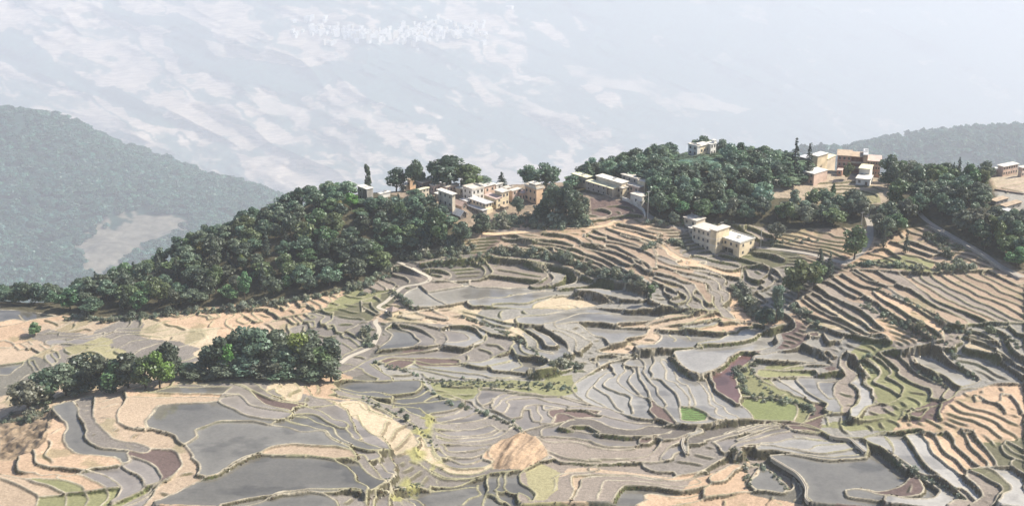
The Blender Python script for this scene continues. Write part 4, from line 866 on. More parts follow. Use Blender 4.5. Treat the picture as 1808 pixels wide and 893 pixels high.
# the great slope across the valley, in rays of growing distance
MU = np.arange(-420, 2240, 2.2); MVs = np.concatenate([np.arange(470, 380, -6), np.arange(380, -40, -1.0), np.arange(-40, -190, -6)])
UU, VV_ = np.meshgrid(MU, MVs)
grow = np.maximum(0, UU - 650)
Db = 10400 + grow * 4.5; Dt = 15000 + grow * 6.2
s = (360 - VV_) / 360
rel = fbm((UU + VV_ * 1.2) / 260, (VV_ - UU * .25) / 330, 21, 5) - .5
rel2 = np.abs(fbm((UU * .45 - VV_) / 95, (UU + VV_) / 420, 23, 4) - .5)
DD = Db + (Dt - Db) * s + rel * 1700 + rel2 * 1360
PM = at_depth(UU, VV_, DD)
FB1 = [(0,40),(60,62),(130,140),(230,160),(330,215),(405,240),(330,238),(230,205),(180,182),(100,150),(0,112)]
FB2 = [(130,-20),(330,40),(420,92),(520,112),(620,105),(700,85),(800,95),(870,130),(900,180),(1000,235),(1060,262),(1000,300),(900,272),(800,240),(720,215),(640,180),(600,160),(570,150),(520,188),(450,165),(330,122),(290,62),(200,30)]
FB3 = [(900,-40),(1900,-40),(1900,330),(1350,300),(1100,255),(1010,190),(930,120)]
FB4 = [(330,330),(380,290),(450,300),(420,350)]
wx = (fbm(UU / 40, VV_ / 25, 25, 4) - .5) * 70; wy = (fbm(UU / 40, VV_ / 25, 26, 4) - .5) * 40
fo = np.zeros(UU.shape)
for q in (FB1, FB2, FB3): fo[in_poly(UU + wx, VV_ + wy, q)] = 1
nb = fbm((UU + VV_) / 60, (VV_ - UU * .3) / 22, 27, 5)
fo = np.clip(fo + sstep(.58, .68, nb) * .75 - (fo > .5) * sstep(.60, .68, fbm((UU * .8 - VV_) / 40, (VV_ + UU * .3) / 60, 28, 4)) * .9, 0, 1)
rdg = np.abs(fbm((UU * .5 - VV_) / 70 + wx / 60, (UU * .5 + VV_) / 300, 43, 4) - .5)
fo = np.clip(fo + sstep(.07, .02, rdg) * .8, 0, 1)  # forest colour run along the ravines, relief shading put into the albedo
fo = np.where(UU > 1100, fo * .5 + .5, fo)
fo = np.clip((fo - .5) * 1.6 + .5 + (fbm(UU / 9, VV_ / 6, 37, 4) - .5) * .9, 0, 1)
stk = .5 * fbm(UU / 26 + wx / 30, VV_ / 2.3 + UU / 40 + wy / 8, 29, 3) + .5 * sstep(.35, .65, fbm(UU / 14 + wx / 20, VV_ / 1.3 + UU / 30 + wy / 5, 39, 3))
pale = np.array([.32, .27, .22]) * (.5 + .95 * stk)[..., None] * (.8 + .5 * fbm(UU / 50, VV_ / 30, 30, 4))[..., None]
frc = np.array([.032, .072, .062]) * (.25 + 1.5 * fbm(UU / 5, VV_ / 3.5, 33, 4))[..., None]
mc = pale * (1 - fo[..., None]) + frc * fo[..., None]
# bare bright ridges on the slope
for q in ([(990,112),(1040,116),(1110,128),(1160,150),(1250,170),(1335,192),(1300,204),(1200,190),(1140,168),(1060,150),(1000,135)], [(815,115),(850,130),(900,165),(960,190),(1040,255),(1000,245),(930,205),(860,165),(830,140)],
          [(355,72),(420,85),(480,100),(440,104),(380,95)], [(570,150),(600,170),(690,215),(760,240),(700,232),(600,200)], [(430,165),(520,190),(600,205),(560,215),(460,195)]):
    m = in_poly(UU + wx * .35, VV_ + wy * .35, q)
    kq = (m * sstep(.35, .6, nb) * .75)[..., None]; mc = mc * (1 - kq) + np.array([.36, .305, .25]) * kq
fl = grid_faces(*UU.shape)
structure(link('mountain', raw_mesh('mountain', PM.reshape(-1, 3), fl, M_HILL, col=mc.reshape(-1, 3), smooth=True)))
def mountain_pt(px, py):
    i = np.interp(px, MU, np.arange(len(MU))); j = np.interp(-py, -MVs, np.arange(len(MVs)))
    return PM[int(j), int(i)]

# ------------------------------------------------------------------ sky, sun, air, camera
EL, AZ_ = math.radians(44), math.radians(12)     # sun to the right and a little beyond
w = bpy.data.worlds.new('World'); SC.world = w; w.use_nodes = True
wn = w.node_tree; wn.nodes.clear()
sky = wn.nodes.new('ShaderNodeTexSky'); sky.sky_type = 'NISHITA'; sky.sun_disc = False
sky.sun_elevation = EL; sky.sun_rotation = math.radians(90) - AZ_; sky.altitude = 1500; sky.dust_density = 5.0; sky.air_density = .85
bg = wn.nodes.new('ShaderNodeBackground'); bg.inputs['Strength'].default_value = .112
wo = wn.nodes.new('ShaderNodeOutputWorld'); wn.links.new(sky.outputs[0], bg.inputs[0]); wn.links.new(bg.outputs[0], wo.inputs[0])
sl = bpy.data.lights.new('sun', 'SUN'); sl.energy = 4.3; sl.angle = math.radians(1.2); sl.color = (1, .92, .78)
so = bpy.data.objects.new('sun', sl); COL.objects.link(so)
sd = Vector((math.cos(EL) * math.cos(AZ_), math.cos(EL) * math.sin(AZ_), math.sin(EL)))
so.rotation_euler = sd.to_track_quat('Z', 'Y').to_euler(); so.location = (300, 300, 200)
HZ = dict(x0=-24000, x1=24000, y0=-4500, y1=33000, z0=-6400, z1=60)
hv = np.array([(x, y, z) for z in (HZ['z0'], HZ['z1']) for y in (HZ['y0'], HZ['y1']) for x in (HZ['x0'], HZ['x1'])], float)
hf = np.array([(0, 2, 3, 1), (4, 5, 7, 6), (0, 1, 5, 4), (2, 6, 7, 3), (0, 4, 6, 2), (1, 3, 7, 5)])
mh = bpy.data.materials.new('haze_air'); mh.use_nodes = True; hn = mh.node_tree; hn.nodes.clear()
ho = hn.nodes.new('ShaderNodeOutputMaterial'); pv = hn.nodes.new('ShaderNodeVolumePrincipled')
pv.inputs['Color'].default_value = (.87, .915, 1.0, 1); pv.inputs['Density'].default_value = .000098; pv.inputs['Anisotropy'].default_value = .1
hn.links.new(pv.outputs[0], ho.inputs['Volume'])
hz = link('haze', raw_mesh('haze', hv, hf, mh)); hz['kind'] = 'stuff'; hz['label'] = 'pale blue haze filling the valley'
cam = bpy.data.cameras.new('camera'); cam.sensor_width = 36; cam.lens = 36 * F / 1808; cam.clip_start = .5; cam.clip_end = 40000
co = bpy.data.objects.new('camera', cam); COL.objects.link(co); co.rotation_euler = (math.pi / 2 - PITCH, 0, 0); SC.camera = co
SC.view_settings.view_transform = 'Standard'; SC.view_settings.look = 'None'; SC.view_settings.exposure = EXPO; SC.view_settings.gamma = 1
SC.cycles.volume_bounces = 2; SC.cycles.max_bounces = 6; SC.cycles.use_denoising = True; SC.cycles.use_fast_gi = False
# ------------------------------------------------------------------ trees and shrubs
def leaf_mat(name, base, rnd=.28, sat=.12, trans=.34):
    m = bpy.data.materials.new(name); m.use_nodes = True; nt = m.node_tree; nt.nodes.clear()
    out = nt.nodes.new('ShaderNodeOutputMaterial')
    a = N(nt, 'ShaderNodeAttribute', attribute_name='Col')
    oi = N(nt, 'ShaderNodeObjectInfo')
    hs = N(nt, 'ShaderNodeHueSaturation')
    mc = N(nt, 'ShaderNodeMixRGB', blend_type='MULTIPLY'); mc.inputs['Fac'].default_value = 1; mc.inputs['Color2'].default_value = (*base, 1)
    nt.links.new(a.outputs['Color'], mc.inputs['Color1']); nt.links.new(mc.outputs[0], hs.inputs['Color'])
    h = N(nt, 'ShaderNodeMapRange'); h.inputs['To Min'].default_value = .5 - .055; h.inputs['To Max'].default_value = .5 + .03
    v = N(nt, 'ShaderNodeMapRange'); v.inputs['To Min'].default_value = 1 - rnd; v.inputs['To Max'].default_value = 1 + rnd
    nt.links.new(oi.outputs['Random'], h.inputs['Value'])
    mm = N(nt, 'ShaderNodeMath', operation='FRACT'); mu = N(nt, 'ShaderNodeMath', operation='MULTIPLY'); mu.inputs[1].default_value = 7.31
    nt.links.new(oi.outputs['Random'], mu.inputs[0]); nt.links.new(mu.outputs[0], mm.inputs[0]); nt.links.new(mm.outputs[0], v.inputs['Value'])
    nt.links.new(h.outputs[0], hs.inputs['Hue']); nt.links.new(v.outputs[0], hs.inputs['Value'])
    d = N(nt, 'ShaderNodeBsdfDiffuse'); t = N(nt, 'ShaderNodeBsdfTranslucent'); mx = N(nt, 'ShaderNodeMixShader'); mx.inputs[0].default_value = trans
    gl = N(nt, 'ShaderNodeBsdfGlossy'); gl.inputs['Roughness'].default_value = .45; gl.inputs['Color'].default_value = (.9, .95, 1, 1)
    m2 = N(nt, 'ShaderNodeMixShader'); m2.inputs[0].default_value = .03
    nt.links.new(hs.outputs[0], d.inputs[0]); nt.links.new(hs.outputs[0], t.inputs[0])
    nt.links.new(d.outputs[0], mx.inputs[1]); nt.links.new(t.outputs[0], mx.inputs[2])
    nt.links.new(mx.outputs[0], m2.inputs[1]); nt.links.new(gl.outputs[0], m2.inputs[2]); nt.links.new(m2.outputs[0], out.inputs[0])
    return m
L_DARK = leaf_mat('leaf_dark', (.112, .16, .112)); L_MID = leaf_mat('leaf_green', (.12, .19, .092)); L_BRI = leaf_mat('leaf_young', (.17, .29, .07))
L_YEL = leaf_mat('leaf_yellow', (.42, .40, .14)); L_GREY = leaf_mat('leaf_greygreen', (.15, .182, .14)); L_CON = leaf_mat('needles', (.062, .096, .074))
M_BARK = flat_mat('bark', (.13, .105, .08), rough=.9, amp=.3, scale=2)

def leaves(centres, normals, size, rng):
    n = len(centres)
    r = rng.normal(size=(n, 3)); nrm = normals + r * .55; nrm /= np.linalg.norm(nrm, axis=1)[:, None]
    up = rng.normal(size=(n, 3)); u = np.cross(nrm, up); u /= np.linalg.norm(u, axis=1)[:, None] + 1e-9
    v = np.cross(nrm, u)
    s = (size * rng.uniform(.6, 1.3, n))[:, None]
    a = centres - u * s * .5; b = centres + v * s * .42; c = centres + u * s * .5; d = centres - v * s * .42
    V = np.stack([a, b, c, d], 1).reshape(-1, 3)
    return V, np.arange(n * 4).reshape(n, 4)

def crown_arrays(seed, kind):
    rng = np.random.default_rng(seed)
    C, Nn, T = [], [], []
    if kind == 'broad':
        nl = 18
        for i in range(nl):
            a = rng.uniform(0, 6.283); rr = 2.55 * math.sqrt(rng.uniform(0.0, 1)); zz = 5.0 + rng.uniform(-2.7, 2.8) * (1 - .35 * rr / 2.6)
            if i < 2: rr *= .3; zz = 7.4 + .5 * i
            r = rng.uniform(1.0, 1.75)
            n = int(62 * r)
            d = rng.normal(size=(n, 3)); d[:, 2] += .35; d /= np.linalg.norm(d, axis=1)[:, None]
            rad = r * rng.uniform(.72, 1.08, n)[:, None]
            p = np.array([rr * math.cos(a), rr * math.sin(a), zz]) + d * rad * np.array([1, 1, .78])
            C.append(p); Nn.append(d); T.append(np.full(n, rng.uniform(.72, 1.35)) * rng.uniform(.8, 1.2, n))
        size = .78
    elif kind == 'tall':
        for i in range(20):
            a = rng.uniform(0, 6.283); zz = rng.uniform(2.0, 9.2); rr = (1.9 - .14 * abs(zz - 5)) * math.sqrt(rng.uniform(.05, 1))
            r = rng.uniform(.75, 1.35); n = int(60 * r)
            d = rng.normal(size=(n, 3)); d[:, 2] += .3; d /= np.linalg.norm(d, axis=1)[:, None]
            p = np.array([rr * math.cos(a), rr * math.sin(a), zz]) + d * r * rng.uniform(.7, 1.1, n)[:, None] * np.array([1, 1, .85])
            C.append(p); Nn.append(d); T.append(np.full(n, rng.uniform(.7, 1.35)) * rng.uniform(.8, 1.2, n))
        size = .68
    elif kind == 'conifer':
        for k in range(15):
            z0 = 1.4 + k * .6; R = 2.5 * (1 - k / 15.5) ** .8 * rng.uniform(.85, 1.1)
            for j in range(7):
                a = rng.uniform(0, 6.283); n = int(5 + R * 5)
                t = rng.uniform(.15, 1, n)
                p = np.stack([np.cos(a + rng.normal(0, .16, n)) * R * t, np.sin(a + rng.normal(0, .16, n)) * R * t, z0 - .35 * R * t * t + rng.normal(0, .1, n)], -1)
                C.append(p); Nn.append(np.tile([math.cos(a) * .3, math.sin(a) * .3, 1.0], (n, 1))); T.append(np.full(n, rng.uniform(.75, 1.3)))
        size = .5
    elif kind == 'bush':
        for i in range(7):
            a = rng.uniform(0, 6.283); rr = .65 * rng.uniform(0, 1); r = rng.uniform(.4, .65); n = 26
            d = rng.normal(size=(n, 3)); d[:, 2] += .4; d /= np.linalg.norm(d, axis=1)[:, None]
            p = np.array([rr * math.cos(a), rr * math.sin(a), .55 + rng.uniform(-.2, .4)]) + d * r * rng.uniform(.7, 1.1, n)[:, None]
            C.append(p); Nn.append(d); T.append(np.full(n, rng.uniform(.7, 1.35)) * rng.uniform(.8, 1.2, n))
        size = .34
    C = np.vstack(C); Nn = np.vstack(Nn); T = np.concatenate(T)
    V, Fc = leaves(C, Nn, size, rng)
    yl = rng.uniform(.9, 1.15)
    cc = np.repeat(np.stack([T * yl, T, T * .95], -1), 4, 0)
    return V, Fc, cc
PROTO = {}
for kd, ns in (('broad', 6), ('tall', 4), ('conifer', 3), ('bush', 4)):
    PROTO[kd] = [crown_arrays(100 * len(kd) + i, kd) for i in range(ns)]
def tube(p, r, n=7):
    p = np.array(p, float); V = []; m = len(p)
    for i in range(m):
        t = p[min(i + 1, m - 1)] - p[max(i - 1, 0)]; t /= np.linalg.norm(t)
        u = np.cross(t, [0.31, .95, .1]); u /= np.linalg.norm(u); v = np.cross(t, u)
        for k in range(n):
            a = 6.2832 * k / n; V.append(p[i] + (u * math.cos(a) + v * math.sin(a)) * r[i])
    Fq = [(i * n + k, i * n + (k + 1) % n, (i + 1) * n + (k + 1) % n, (i + 1) * n + k) for i in range(m - 1) for k in range(n)]
    return np.array(V), np.array(Fq)
def join(parts):
    V, Fc, o = [], [], 0
    for v, f in parts:
        V.append(v); Fc.append(f + o); o += len(v)
    return np.vstack(V), np.vstack(Fc)
def trunk_arrays(seed, kind):
    rng = np.random.default_rng(seed); h = {'broad': 6.0, 'tall': 8.5, 'conifer': 10}[kind]
    parts = [tube([(0, 0, -1.5), (0, 0, 0), (.1, .05, h * .4), (.0, .1, h * .75), (.05, 0, h)], [.34, .27, .2, .13, .04])]
    if kind != 'conifer':
        for i in range(4):
            a = rng.uniform(0, 6.28); z = h * rng.uniform(.42, .72)
            parts.append(tube([(.06, .05, z), (math.cos(a) * .9, math.sin(a) * .9, z + .9), (math.cos(a) * 1.9, math.sin(a) * 1.9, z + 1.9)], [.11, .08, .03], 5))
    return join(parts)
TRK = {kd: raw_mesh('trunk', *trunk_arrays(i, kd), M_BARK, smooth=True) for i, kd in enumerate(('broad', 'tall', 'conifer'))}
_cm = {}
def crown_me(kd, i, mat):
    i = i % len(PROTO[kd]); key = (kd, i, mat.name)
    if key not in _cm:
        V, Fc, cc = PROTO[kd][i]; _cm[key] = raw_mesh('crown', V, Fc, mat, col=cc)
    return _cm[key]
NAMEK = {'broad': 'broadleaf_tree', 'tall': 'broadleaf_tree', 'conifer': 'conifer_tree'}
def tree(x, y, H, R, kd, mat, label, group=None, z=None, cat='tree'):
    if z is None: z = float(zground(x, y))
    o = bpy.data.objects.new(NAMEK[kd], None); COL.objects.link(o); o.location = (x, y, z - .2)
    base_h = {'broad': 9.6, 'tall': 10.2, 'conifer': 10.4}[kd]; base_r = {'broad': 3.9, 'tall': 2.9, 'conifer': 2.5}[kd]
    o.scale = (R / base_r, R / base_r, H / base_h); o.rotation_euler = (0, 0, random.uniform(0, 6.28))
    tag(o, label, cat, group)
    link('trunk', TRK[kd], o); link('crown', crown_me(kd, random.randrange(9), mat), o)
    return o
def mpp(x, y, z): return (y * CP - z * SP) / F
def tree_px(px, base_py, top_py, wpx, kd, mat, label, group=None, back=0.0, cat='tree'):
    p = gpt(px, base_py)[0]
    while p[1] > 790 and base_py < 420: base_py += 3; p = gpt(px, base_py)[0]
    k = (p[1] + back) / p[1]
    x, y = p[0] * k, p[1] * k; z = float(zground(x, y))
    dx, dy, dz = ray(px, top_py); ztop = y / dy * dz
    return tree(x, y, max(2.0, ztop - z), wpx * mpp(x, y, z) * .5, kd, mat, label, group, z, cat)

def scatter(poly, spacing, n_try, rng, dens=None):
    pl = np.array(poly, float)
    q = gpt(pl[:, 0], pl[:, 1]); lo = q[:, :2].min(0) - 10; hi = q[:, :2].max(0) + 10
    hi[1] = min(hi[1], 800); lo[1] = min(lo[1], hi[1] - 120)
    c = rng.uniform(lo, hi, (n_try, 2)); zz = base(c[:, 0], c[:, 1]); qx, qy = project(c[:, 0], c[:, 1], zz)
    c = c[in_poly(qx, qy, poly)]
    A = np.zeros((0, 2))
    for p in c:
        if len(A) == 0 or np.min(((A - p) ** 2).sum(1)) > spacing ** 2: A = np.vstack([A, p])
    return A
rt = np.random.default_rng(11)
# wood on the left ridge
FT = scatter([(108,552),(200,556),(300,546),(420,535),(520,521),(600,507),(650,488),(700,464),(735,440),(745,415),(760,395),(740,378),(700,365),(660,362),(620,352),(560,350),(470,392),(400,418),(330,448),(250,484),(180,518),(120,528)], 6.6, 5000, rt)
FT = FT[np.argsort(FT[:, 1])]
HB = [(640, 352, 24), (680, 345, 18)]
print('ridge wood', len(FT))
wood = [];
for x, y in FT:
    z = float(zground(x, y)); qx, qy = project(x, y, z)
    if 622 < qx < 672 and 350 < qy < 402: H = max(3, (qy - 371) * .26)
    else: H = rt.uniform(8, 12)
    wood.append((x, y, H))
REAR = wood[135:]; wood = wood[:135]
for i, (x, y, H) in enumerate(wood):
    r = rt.uniform()
    kd = 'broad' if r < .80 else ('tall' if r < .95 else 'conifer'); mt = L_DARK if r < .5 else (L_MID if r < .68 else (L_GREY if r < .74 else L_DARK)) if kd != 'conifer' else L_CON
    H *= rt.uniform(.8, 1.2); R = {'broad': rt.uniform(3.6, 7.0), 'tall': rt.uniform(3.4, 4.4), 'conifer': rt.uniform(2.6, 3.3)}[kd]
    if kd == 'conifer': tree(x, y, H * 1.12, R, kd, mt, 'dark pointed conifer rising from the dense wood on the left ridge', 'conifers of the ridge wood')
    else: tree(x, y, H, R, kd, mt, 'dark green broadleaf tree in the dense wood on the left ridge', 'broadleaf trees of the ridge wood')
for px, py, top, w, lab in ((355, 452, 424, 22, 'largest of the yellow flowering trees in the ridge wood, on its upper edge'), (281, 472, 447, 16, 'small yellow flowering tree low on the left end of the ridge wood'),
                            (601, 382, 352, 20, 'yellow blossoming tree in the ridge wood below the grey house'), (428, 476, 446, 16, 'pale yellowish tree halfway along the ridge wood')):
    tree_px(px, py, top, w, 'broad', L_YEL, lab)
for px, py, top, w, lab in ((655, 460, 424, 46, 'light green broadleaf tree at the lower right of the ridge wood'), (540, 430, 388, 40, 'light green bushy tree high in the middle of the ridge wood'), (620, 372, 338, 30, 'fresh yellow green tree left of the grey house in the wood')):
    tree_px(px, py, top, w, 'broad', L_BRI if 'yellow' in lab else L_MID, lab)
# trees further back, merged
def mass(name, pts, mats, label):
    V, Fc, cc, o = [], [], [], 0
    for (x, y, z, H, R, kd) in pts:
        v, f, c = PROTO[kd][rt.integers(len(PROTO[kd]))]
        a = rt.uniform(0, 6.28); bh = {'broad': 9.6, 'tall': 10.2, 'conifer': 10.4, 'bush': 1.5}[kd]; br = {'broad': 3.9, 'tall': 2.9, 'conifer': 2.5, 'bush': 1.15}[kd]
        v = v * np.array([R / br, R / br, H / bh]); ca, sa = math.cos(a), math.sin(a)
        v = np.stack([v[:, 0] * ca - v[:, 1] * sa + x, v[:, 0] * sa + v[:, 1] * ca + y, v[:, 2] + z - .2], -1)
        V.append(v); Fc.append(f + o); o += len(v); cc.append(c * rt.uniform(.6, 1.5) * np.array([rt.uniform(.9, 1.15), 1, rt.uniform(.85, 1.1)]))
    ob = link(name, raw_mesh(name, np.vstack(V), np.vstack(Fc), mats, col=np.vstack(cc))); ob['kind'] = 'stuff'; ob['label'] = label
    return ob
mp = [(x, y, float(zground(x, y)), H, rt.uniform(4.4, 6.4), 'broad') for x, y, H in REAR]
for poly, sp, hh in (([(60,532),(120,528),(250,484),(330,446),(400,415),(470,388),(560,346),(640,330),(700,330),(700,318),(640,318),(560,338),(470,380),(330,438),(250,478),(150,520)], 6.0, (8, 12)),):
    for x, y in scatter(poly, sp, 2500, rt): mp.append((x, y, float(zground(x, y)), rt.uniform(*hh), rt.uniform(4.2, 6), 'broad'))
for x, y in scatter([(650,366),(760,366),(800,402),(770,440),(690,446)], 4.6, 3000, rt): mp.append((x, y, float(zground(x, y)), rt.uniform(5, 8.5), rt.uniform(3.2, 5), 'broad'))
for x, y in scatter([(0,526),(105,532),(105,545),(60,538),(0,538)], 5.0, 4000, rt): mp.append((x, y, float(zground(x, y)), rt.uniform(8, 12), rt.uniform(3, 4.5), 'broad'))
for x, y in scatter([(1000,340),(1060,300),(1110,296),(1160,284),(1240,268),(1300,284),(1380,296),(1432,300),(1425,320),(1350,345),(1345,372),(1260,372),(1160,372),(1150,340),(1130,322),(1060,318),(1030,322)], 5.6, 9000, rt):
    z = float(zground(x, y)); qx, qy = project(x, y, z)
    H = rt.uniform(7.5, 12)
    if 1188 < qx < 1284 and 258 < qy < 330: H = min(H, max(2.2, (qy - 281) * .25))
    if 1395 < qx < 1470 and qy > 296: H *= .55
    mp.append((x, y, z, H, rt.uniform(4.4, 6.4), 'broad' if rt.uniform() < .85 else 'conifer'))
mass('woodland', mp, L_DARK, 'dark woodland covering the hill behind the village')
# belt of trees along the foot of the right hill and the woods to the right
for poly, sp, hh, lab, grp in (([(1150,374),(1180,384),(1260,388),(1340,392),(1400,402),(1470,402),(1520,392),(1530,372),(1470,366),(1400,368),(1360,376),(1270,372),(1160,366)], 5.4, (7.5, 11.5), 'dark broadleaf tree in the belt at the foot of the right hill', 'tree belt at the foot of the right hill'),
                               ([(1545,405),(1590,400),(1600,385),(1625,352),(1660,345),(1736,352),(1738,384),(1770,400),(1808,412),(1808,478),(1765,455),(1715,428),(1690,410),(1640,372),(1610,400),(1560,432)], 6.0, (8.5, 13), 'dark broadleaf tree in the shady wood beside the curving road on the right', 'trees of the shady wood on the right'),
                               ([(1555,322),(1600,318),(1700,322),(1745,322),(1745,338),(1660,342),(1600,340),(1560,335)], 7.2, (9, 13), 'broadleaf tree on the crest right of the brick school', 'trees on the crest right of the school')):
    A = scatter(poly, sp, 3000, rt); print(lab[:30], len(A))
    for x, y in A:
        kd = 'broad' if rt.uniform() < .8 else 'tall'
        tree(x, y, rt.uniform(*hh), rt.uniform(4.4, 6.2) if kd == 'broad' else rt.uniform(2.8, 3.6), kd, [L_DARK, L_DARK, L_MID, L_GREY][rt.integers(4)], lab, grp)
for px, top, w in ((1690, 274, 17), (1704, 284, 15), (1714, 286, 15), (1680, 284, 15), (1723, 290, 14)):
    tree_px(px, 330, top, w, 'conifer', L_CON, 'slim dark conifer topping the wood on the right crest', 'conifers topping the right crest')
for px, base_, top, w, lab in ((1402, 318, 240, 26, 'tall dark conifer on the hill crest, the taller of the two by the cream house'), (1426, 318, 250, 22, 'tall dark conifer nearest the cream house on the crest')):
    tree_px(px, base_, top, w, 'conifer', L_CON, lab)
# single trees, each with its own place
for (px, bpy_, top, w, kd, mt, lab) in [
    (735, 336, 279, 38, 'broad', L_DARK, 'rounded dark tree standing above the left end of the village'),
    (790, 334, 272, 82, 'broad', L_DARK, 'big broad dark tree on the skyline behind the village'),
    (826, 336, 286, 58, 'broad', L_MID, 'broad tree on the skyline right of the biggest village tree'),
    (650, 318, 288, 17, 'tall', L_DARK, 'narrow rounded tree breaking the skyline of the ridge wood'),
    (700, 335, 294, 46, 'broad', L_DARK, 'wide dark tree on the ridge left of the orange tower house'),
    (712, 320, 296, 14, 'conifer', L_CON, 'small pointed conifer just left of the rounded tree above the village'),
    (852, 330, 310, 44, 'broad', L_GREY, 'low spreading tree behind the white village house'),
    (886, 333, 302, 26, 'conifer', L_CON, 'lone pointed tree in the skyline gap between village and right hill'),
    (935, 336, 290, 48, 'broad', L_DARK, 'left half of the tree pair on the skyline right of the gap'),
    (964, 336, 285, 54, 'broad', L_DARK, 'right and taller half of the tree pair on the skyline'),
    (975, 385, 322, 46, 'broad', L_DARK, 'dark tree at the left of the clump between village and ploughed field'),
    (1003, 388, 320, 48, 'broad', L_DARK, 'tallest dark tree in the clump between village and ploughed field'),
    (1030, 388, 345, 26, 'tall', L_DARK, 'narrow dark tree at the right of the clump by the ploughed field'),
    (985, 388, 352, 40, 'broad', L_GREY, 'lower tree in front of the clump by the ploughed field'),
    (958, 386, 350, 38, 'broad', L_DARK, 'low dark tree at the left foot of the clump by the ploughed field'),
    (1018, 392, 350, 42, 'broad', L_DARK, 'bushy tree at the front right foot of the clump by the ploughed field'),
    (1012, 335, 308, 24, 'broad', L_DARK, 'small tree left of the yellow roofed farmhouse'),
    (915, 378, 345, 26, 'broad', L_GREY, 'grey green tree between the pale house and the tall orange house'),
    (815, 428, 388, 42, 'broad', L_DARK, 'dark tree below the striped hut at the village foot'),
    (850, 412, 372, 36, 'broad', L_DARK, 'dark tree right under the low yellow fronted house'),
    (770, 430, 362, 44, 'broad', L_MID, 'light green tree at the left foot of the village'),
    (768, 382, 356, 34, 'broad', L_DARK, 'dark tree leaning over the cream lower houses of the village'),
    (735, 354, 333, 38, 'broad', L_DARK, 'dark tree in front of the white roofs left of the village'),
    (62, 592, 568, 29, 'broad', L_MID, 'lone round shrub on the terraces at far left'),
    (1410, 524, 454, 66, 'broad', L_MID, 'big fresh green tree at the left end of the striped right terraces'),
    (1437, 508, 458, 44, 'broad', L_MID, 'green tree close behind the big one by the striped terraces'),
    (1446, 486, 436, 26, 'conifer', L_CON, 'pointed dark tree above the big green tree by the terraces'),
    (1464, 490, 442, 20, 'conifer', L_CON, 'smaller pointed tree right of the one above the big green tree'),
    (1508, 458, 396, 56, 'broad', L_MID, 'round isolated tree left of the grey road bend'),
    (1370, 424, 389, 34, 'broad', L_GREY, 'round grey green bushy tree on the field behind the big cream house'),
    (1190, 396, 373, 26, 'broad', L_GREY, 'grey round shrub beside the road left of the big cream house'),
    (1599, 446, 404, 15, 'conifer', L_CON, 'lone small dark conifer in the dry field right of the road'),
    (1559, 438, 398, 14, 'conifer', L_CON, 'dark thin conifer close to the right edge of the road'),
    (1370, 570, 500, 34, 'tall', L_GREY, 'feathery grey green bamboo like tree in the gully below the big green tree'),
    (1348, 578, 540, 34, 'broad', L_DARK, 'dark bush tree low in the gully'),
    (1150, 527, 502, 17, 'tall', L_MID, 'small green tree on the bank at the right end of the pale ponds'),
    (718, 742, 728, 13, 'broad', L_DARK, 'tiny round topped tree above the bare sandy slope'),
    (1470, 353, 322, 12, 'broad', L_MID, 'slender young tree in front of the school yard'),
    (1497, 318, 284, 20, 'broad', L_MID, 'green tree before the left front of the brick school'),
    (1572, 332, 270, 48, 'broad', L_DARK, 'dense dark tree against the right end of the school'),
    (1585, 365, 312, 50, 'broad', L_MID, 'light green spreading tree where the road enters the wood'),
    (1568, 400, 352, 50, 'broad', L_DARK, 'dark leaning tree right of the grey road'),
    (1243, 276, 238, 46, 'broad', L_DARK, 'dark dome shaped tree rising behind the white hilltop house'),
    (1275, 280, 243, 34, 'broad', L_GREY, 'pale conical tree right of the white hilltop house')]:
    tree_px(px, bpy_, top, w, kd, mt, lab, back=16 if 'hilltop' in lab else 0)
# groves behind the edge of the front spur
EDGE = [(0, 742), (30, 735), (60, 722), (100, 706), (140, 697), (200, 692), (300, 688), (340, 676), (400, 672), (450, 670), (500, 673), (560, 676), (600, 680)]
def grove(px, top, w0, kd, mt, lab, grp, back):
    w = w0 * 1.22
    ey = np.interp(px, [e[0] for e in EDGE], [e[1] for e in EDGE])
    p = gpt(px, ey + 3)[0]; x = p[0] * (p[1] + back) / p[1]; y = p[1] + back
    z = float(zground(x, y)); dx, dy, dz = ray(px, top); zt = y / dy * dz
    tree(x, y, max(4, zt - z), w * mpp(x, y, z) / 2, kd, mt, lab, grp, z)
GA = 'trees of the left front grove'; GBn = 'trees of the tall front grove'
for px, top, w, kd, mt, back in [(50, 668, 62, 'broad', L_GREY, 3), (85, 648, 58, 'broad', L_DARK, 8), (118, 640, 56, 'broad', L_DARK, 6), (150, 624, 50, 'tall', L_DARK, 11), (178, 622, 50, 'broad', L_DARK, 8), (205, 636, 52, 'broad', L_MID, 5), (228, 619, 58, 'broad', L_DARK, 11), (258, 628, 46, 'broad', L_MID, 6), (345, 646, 44, 'broad', L_DARK, 7), (372, 655, 40, 'broad', L_GREY, 6), (140, 668, 50, 'broad', L_GREY, 3), (195, 665, 44, 'broad', L_DARK, 3), (70, 692, 46, 'broad', L_DARK, 2), (330, 640, 46, 'broad', L_DARK, 13)]:
    grove(px, top, w, kd, mt, 'dark broadleaf tree in the low grove at the left edge of the front ponds', GA, back)
grove(300, 598, 46, 'broad', L_DARK, 'dark tree standing highest over the bright crown in the left grove', None, 16)
grove(283, 618, 50, 'broad', L_BRI, 'sunlit yellow green tree in the left front grove', None, 7)
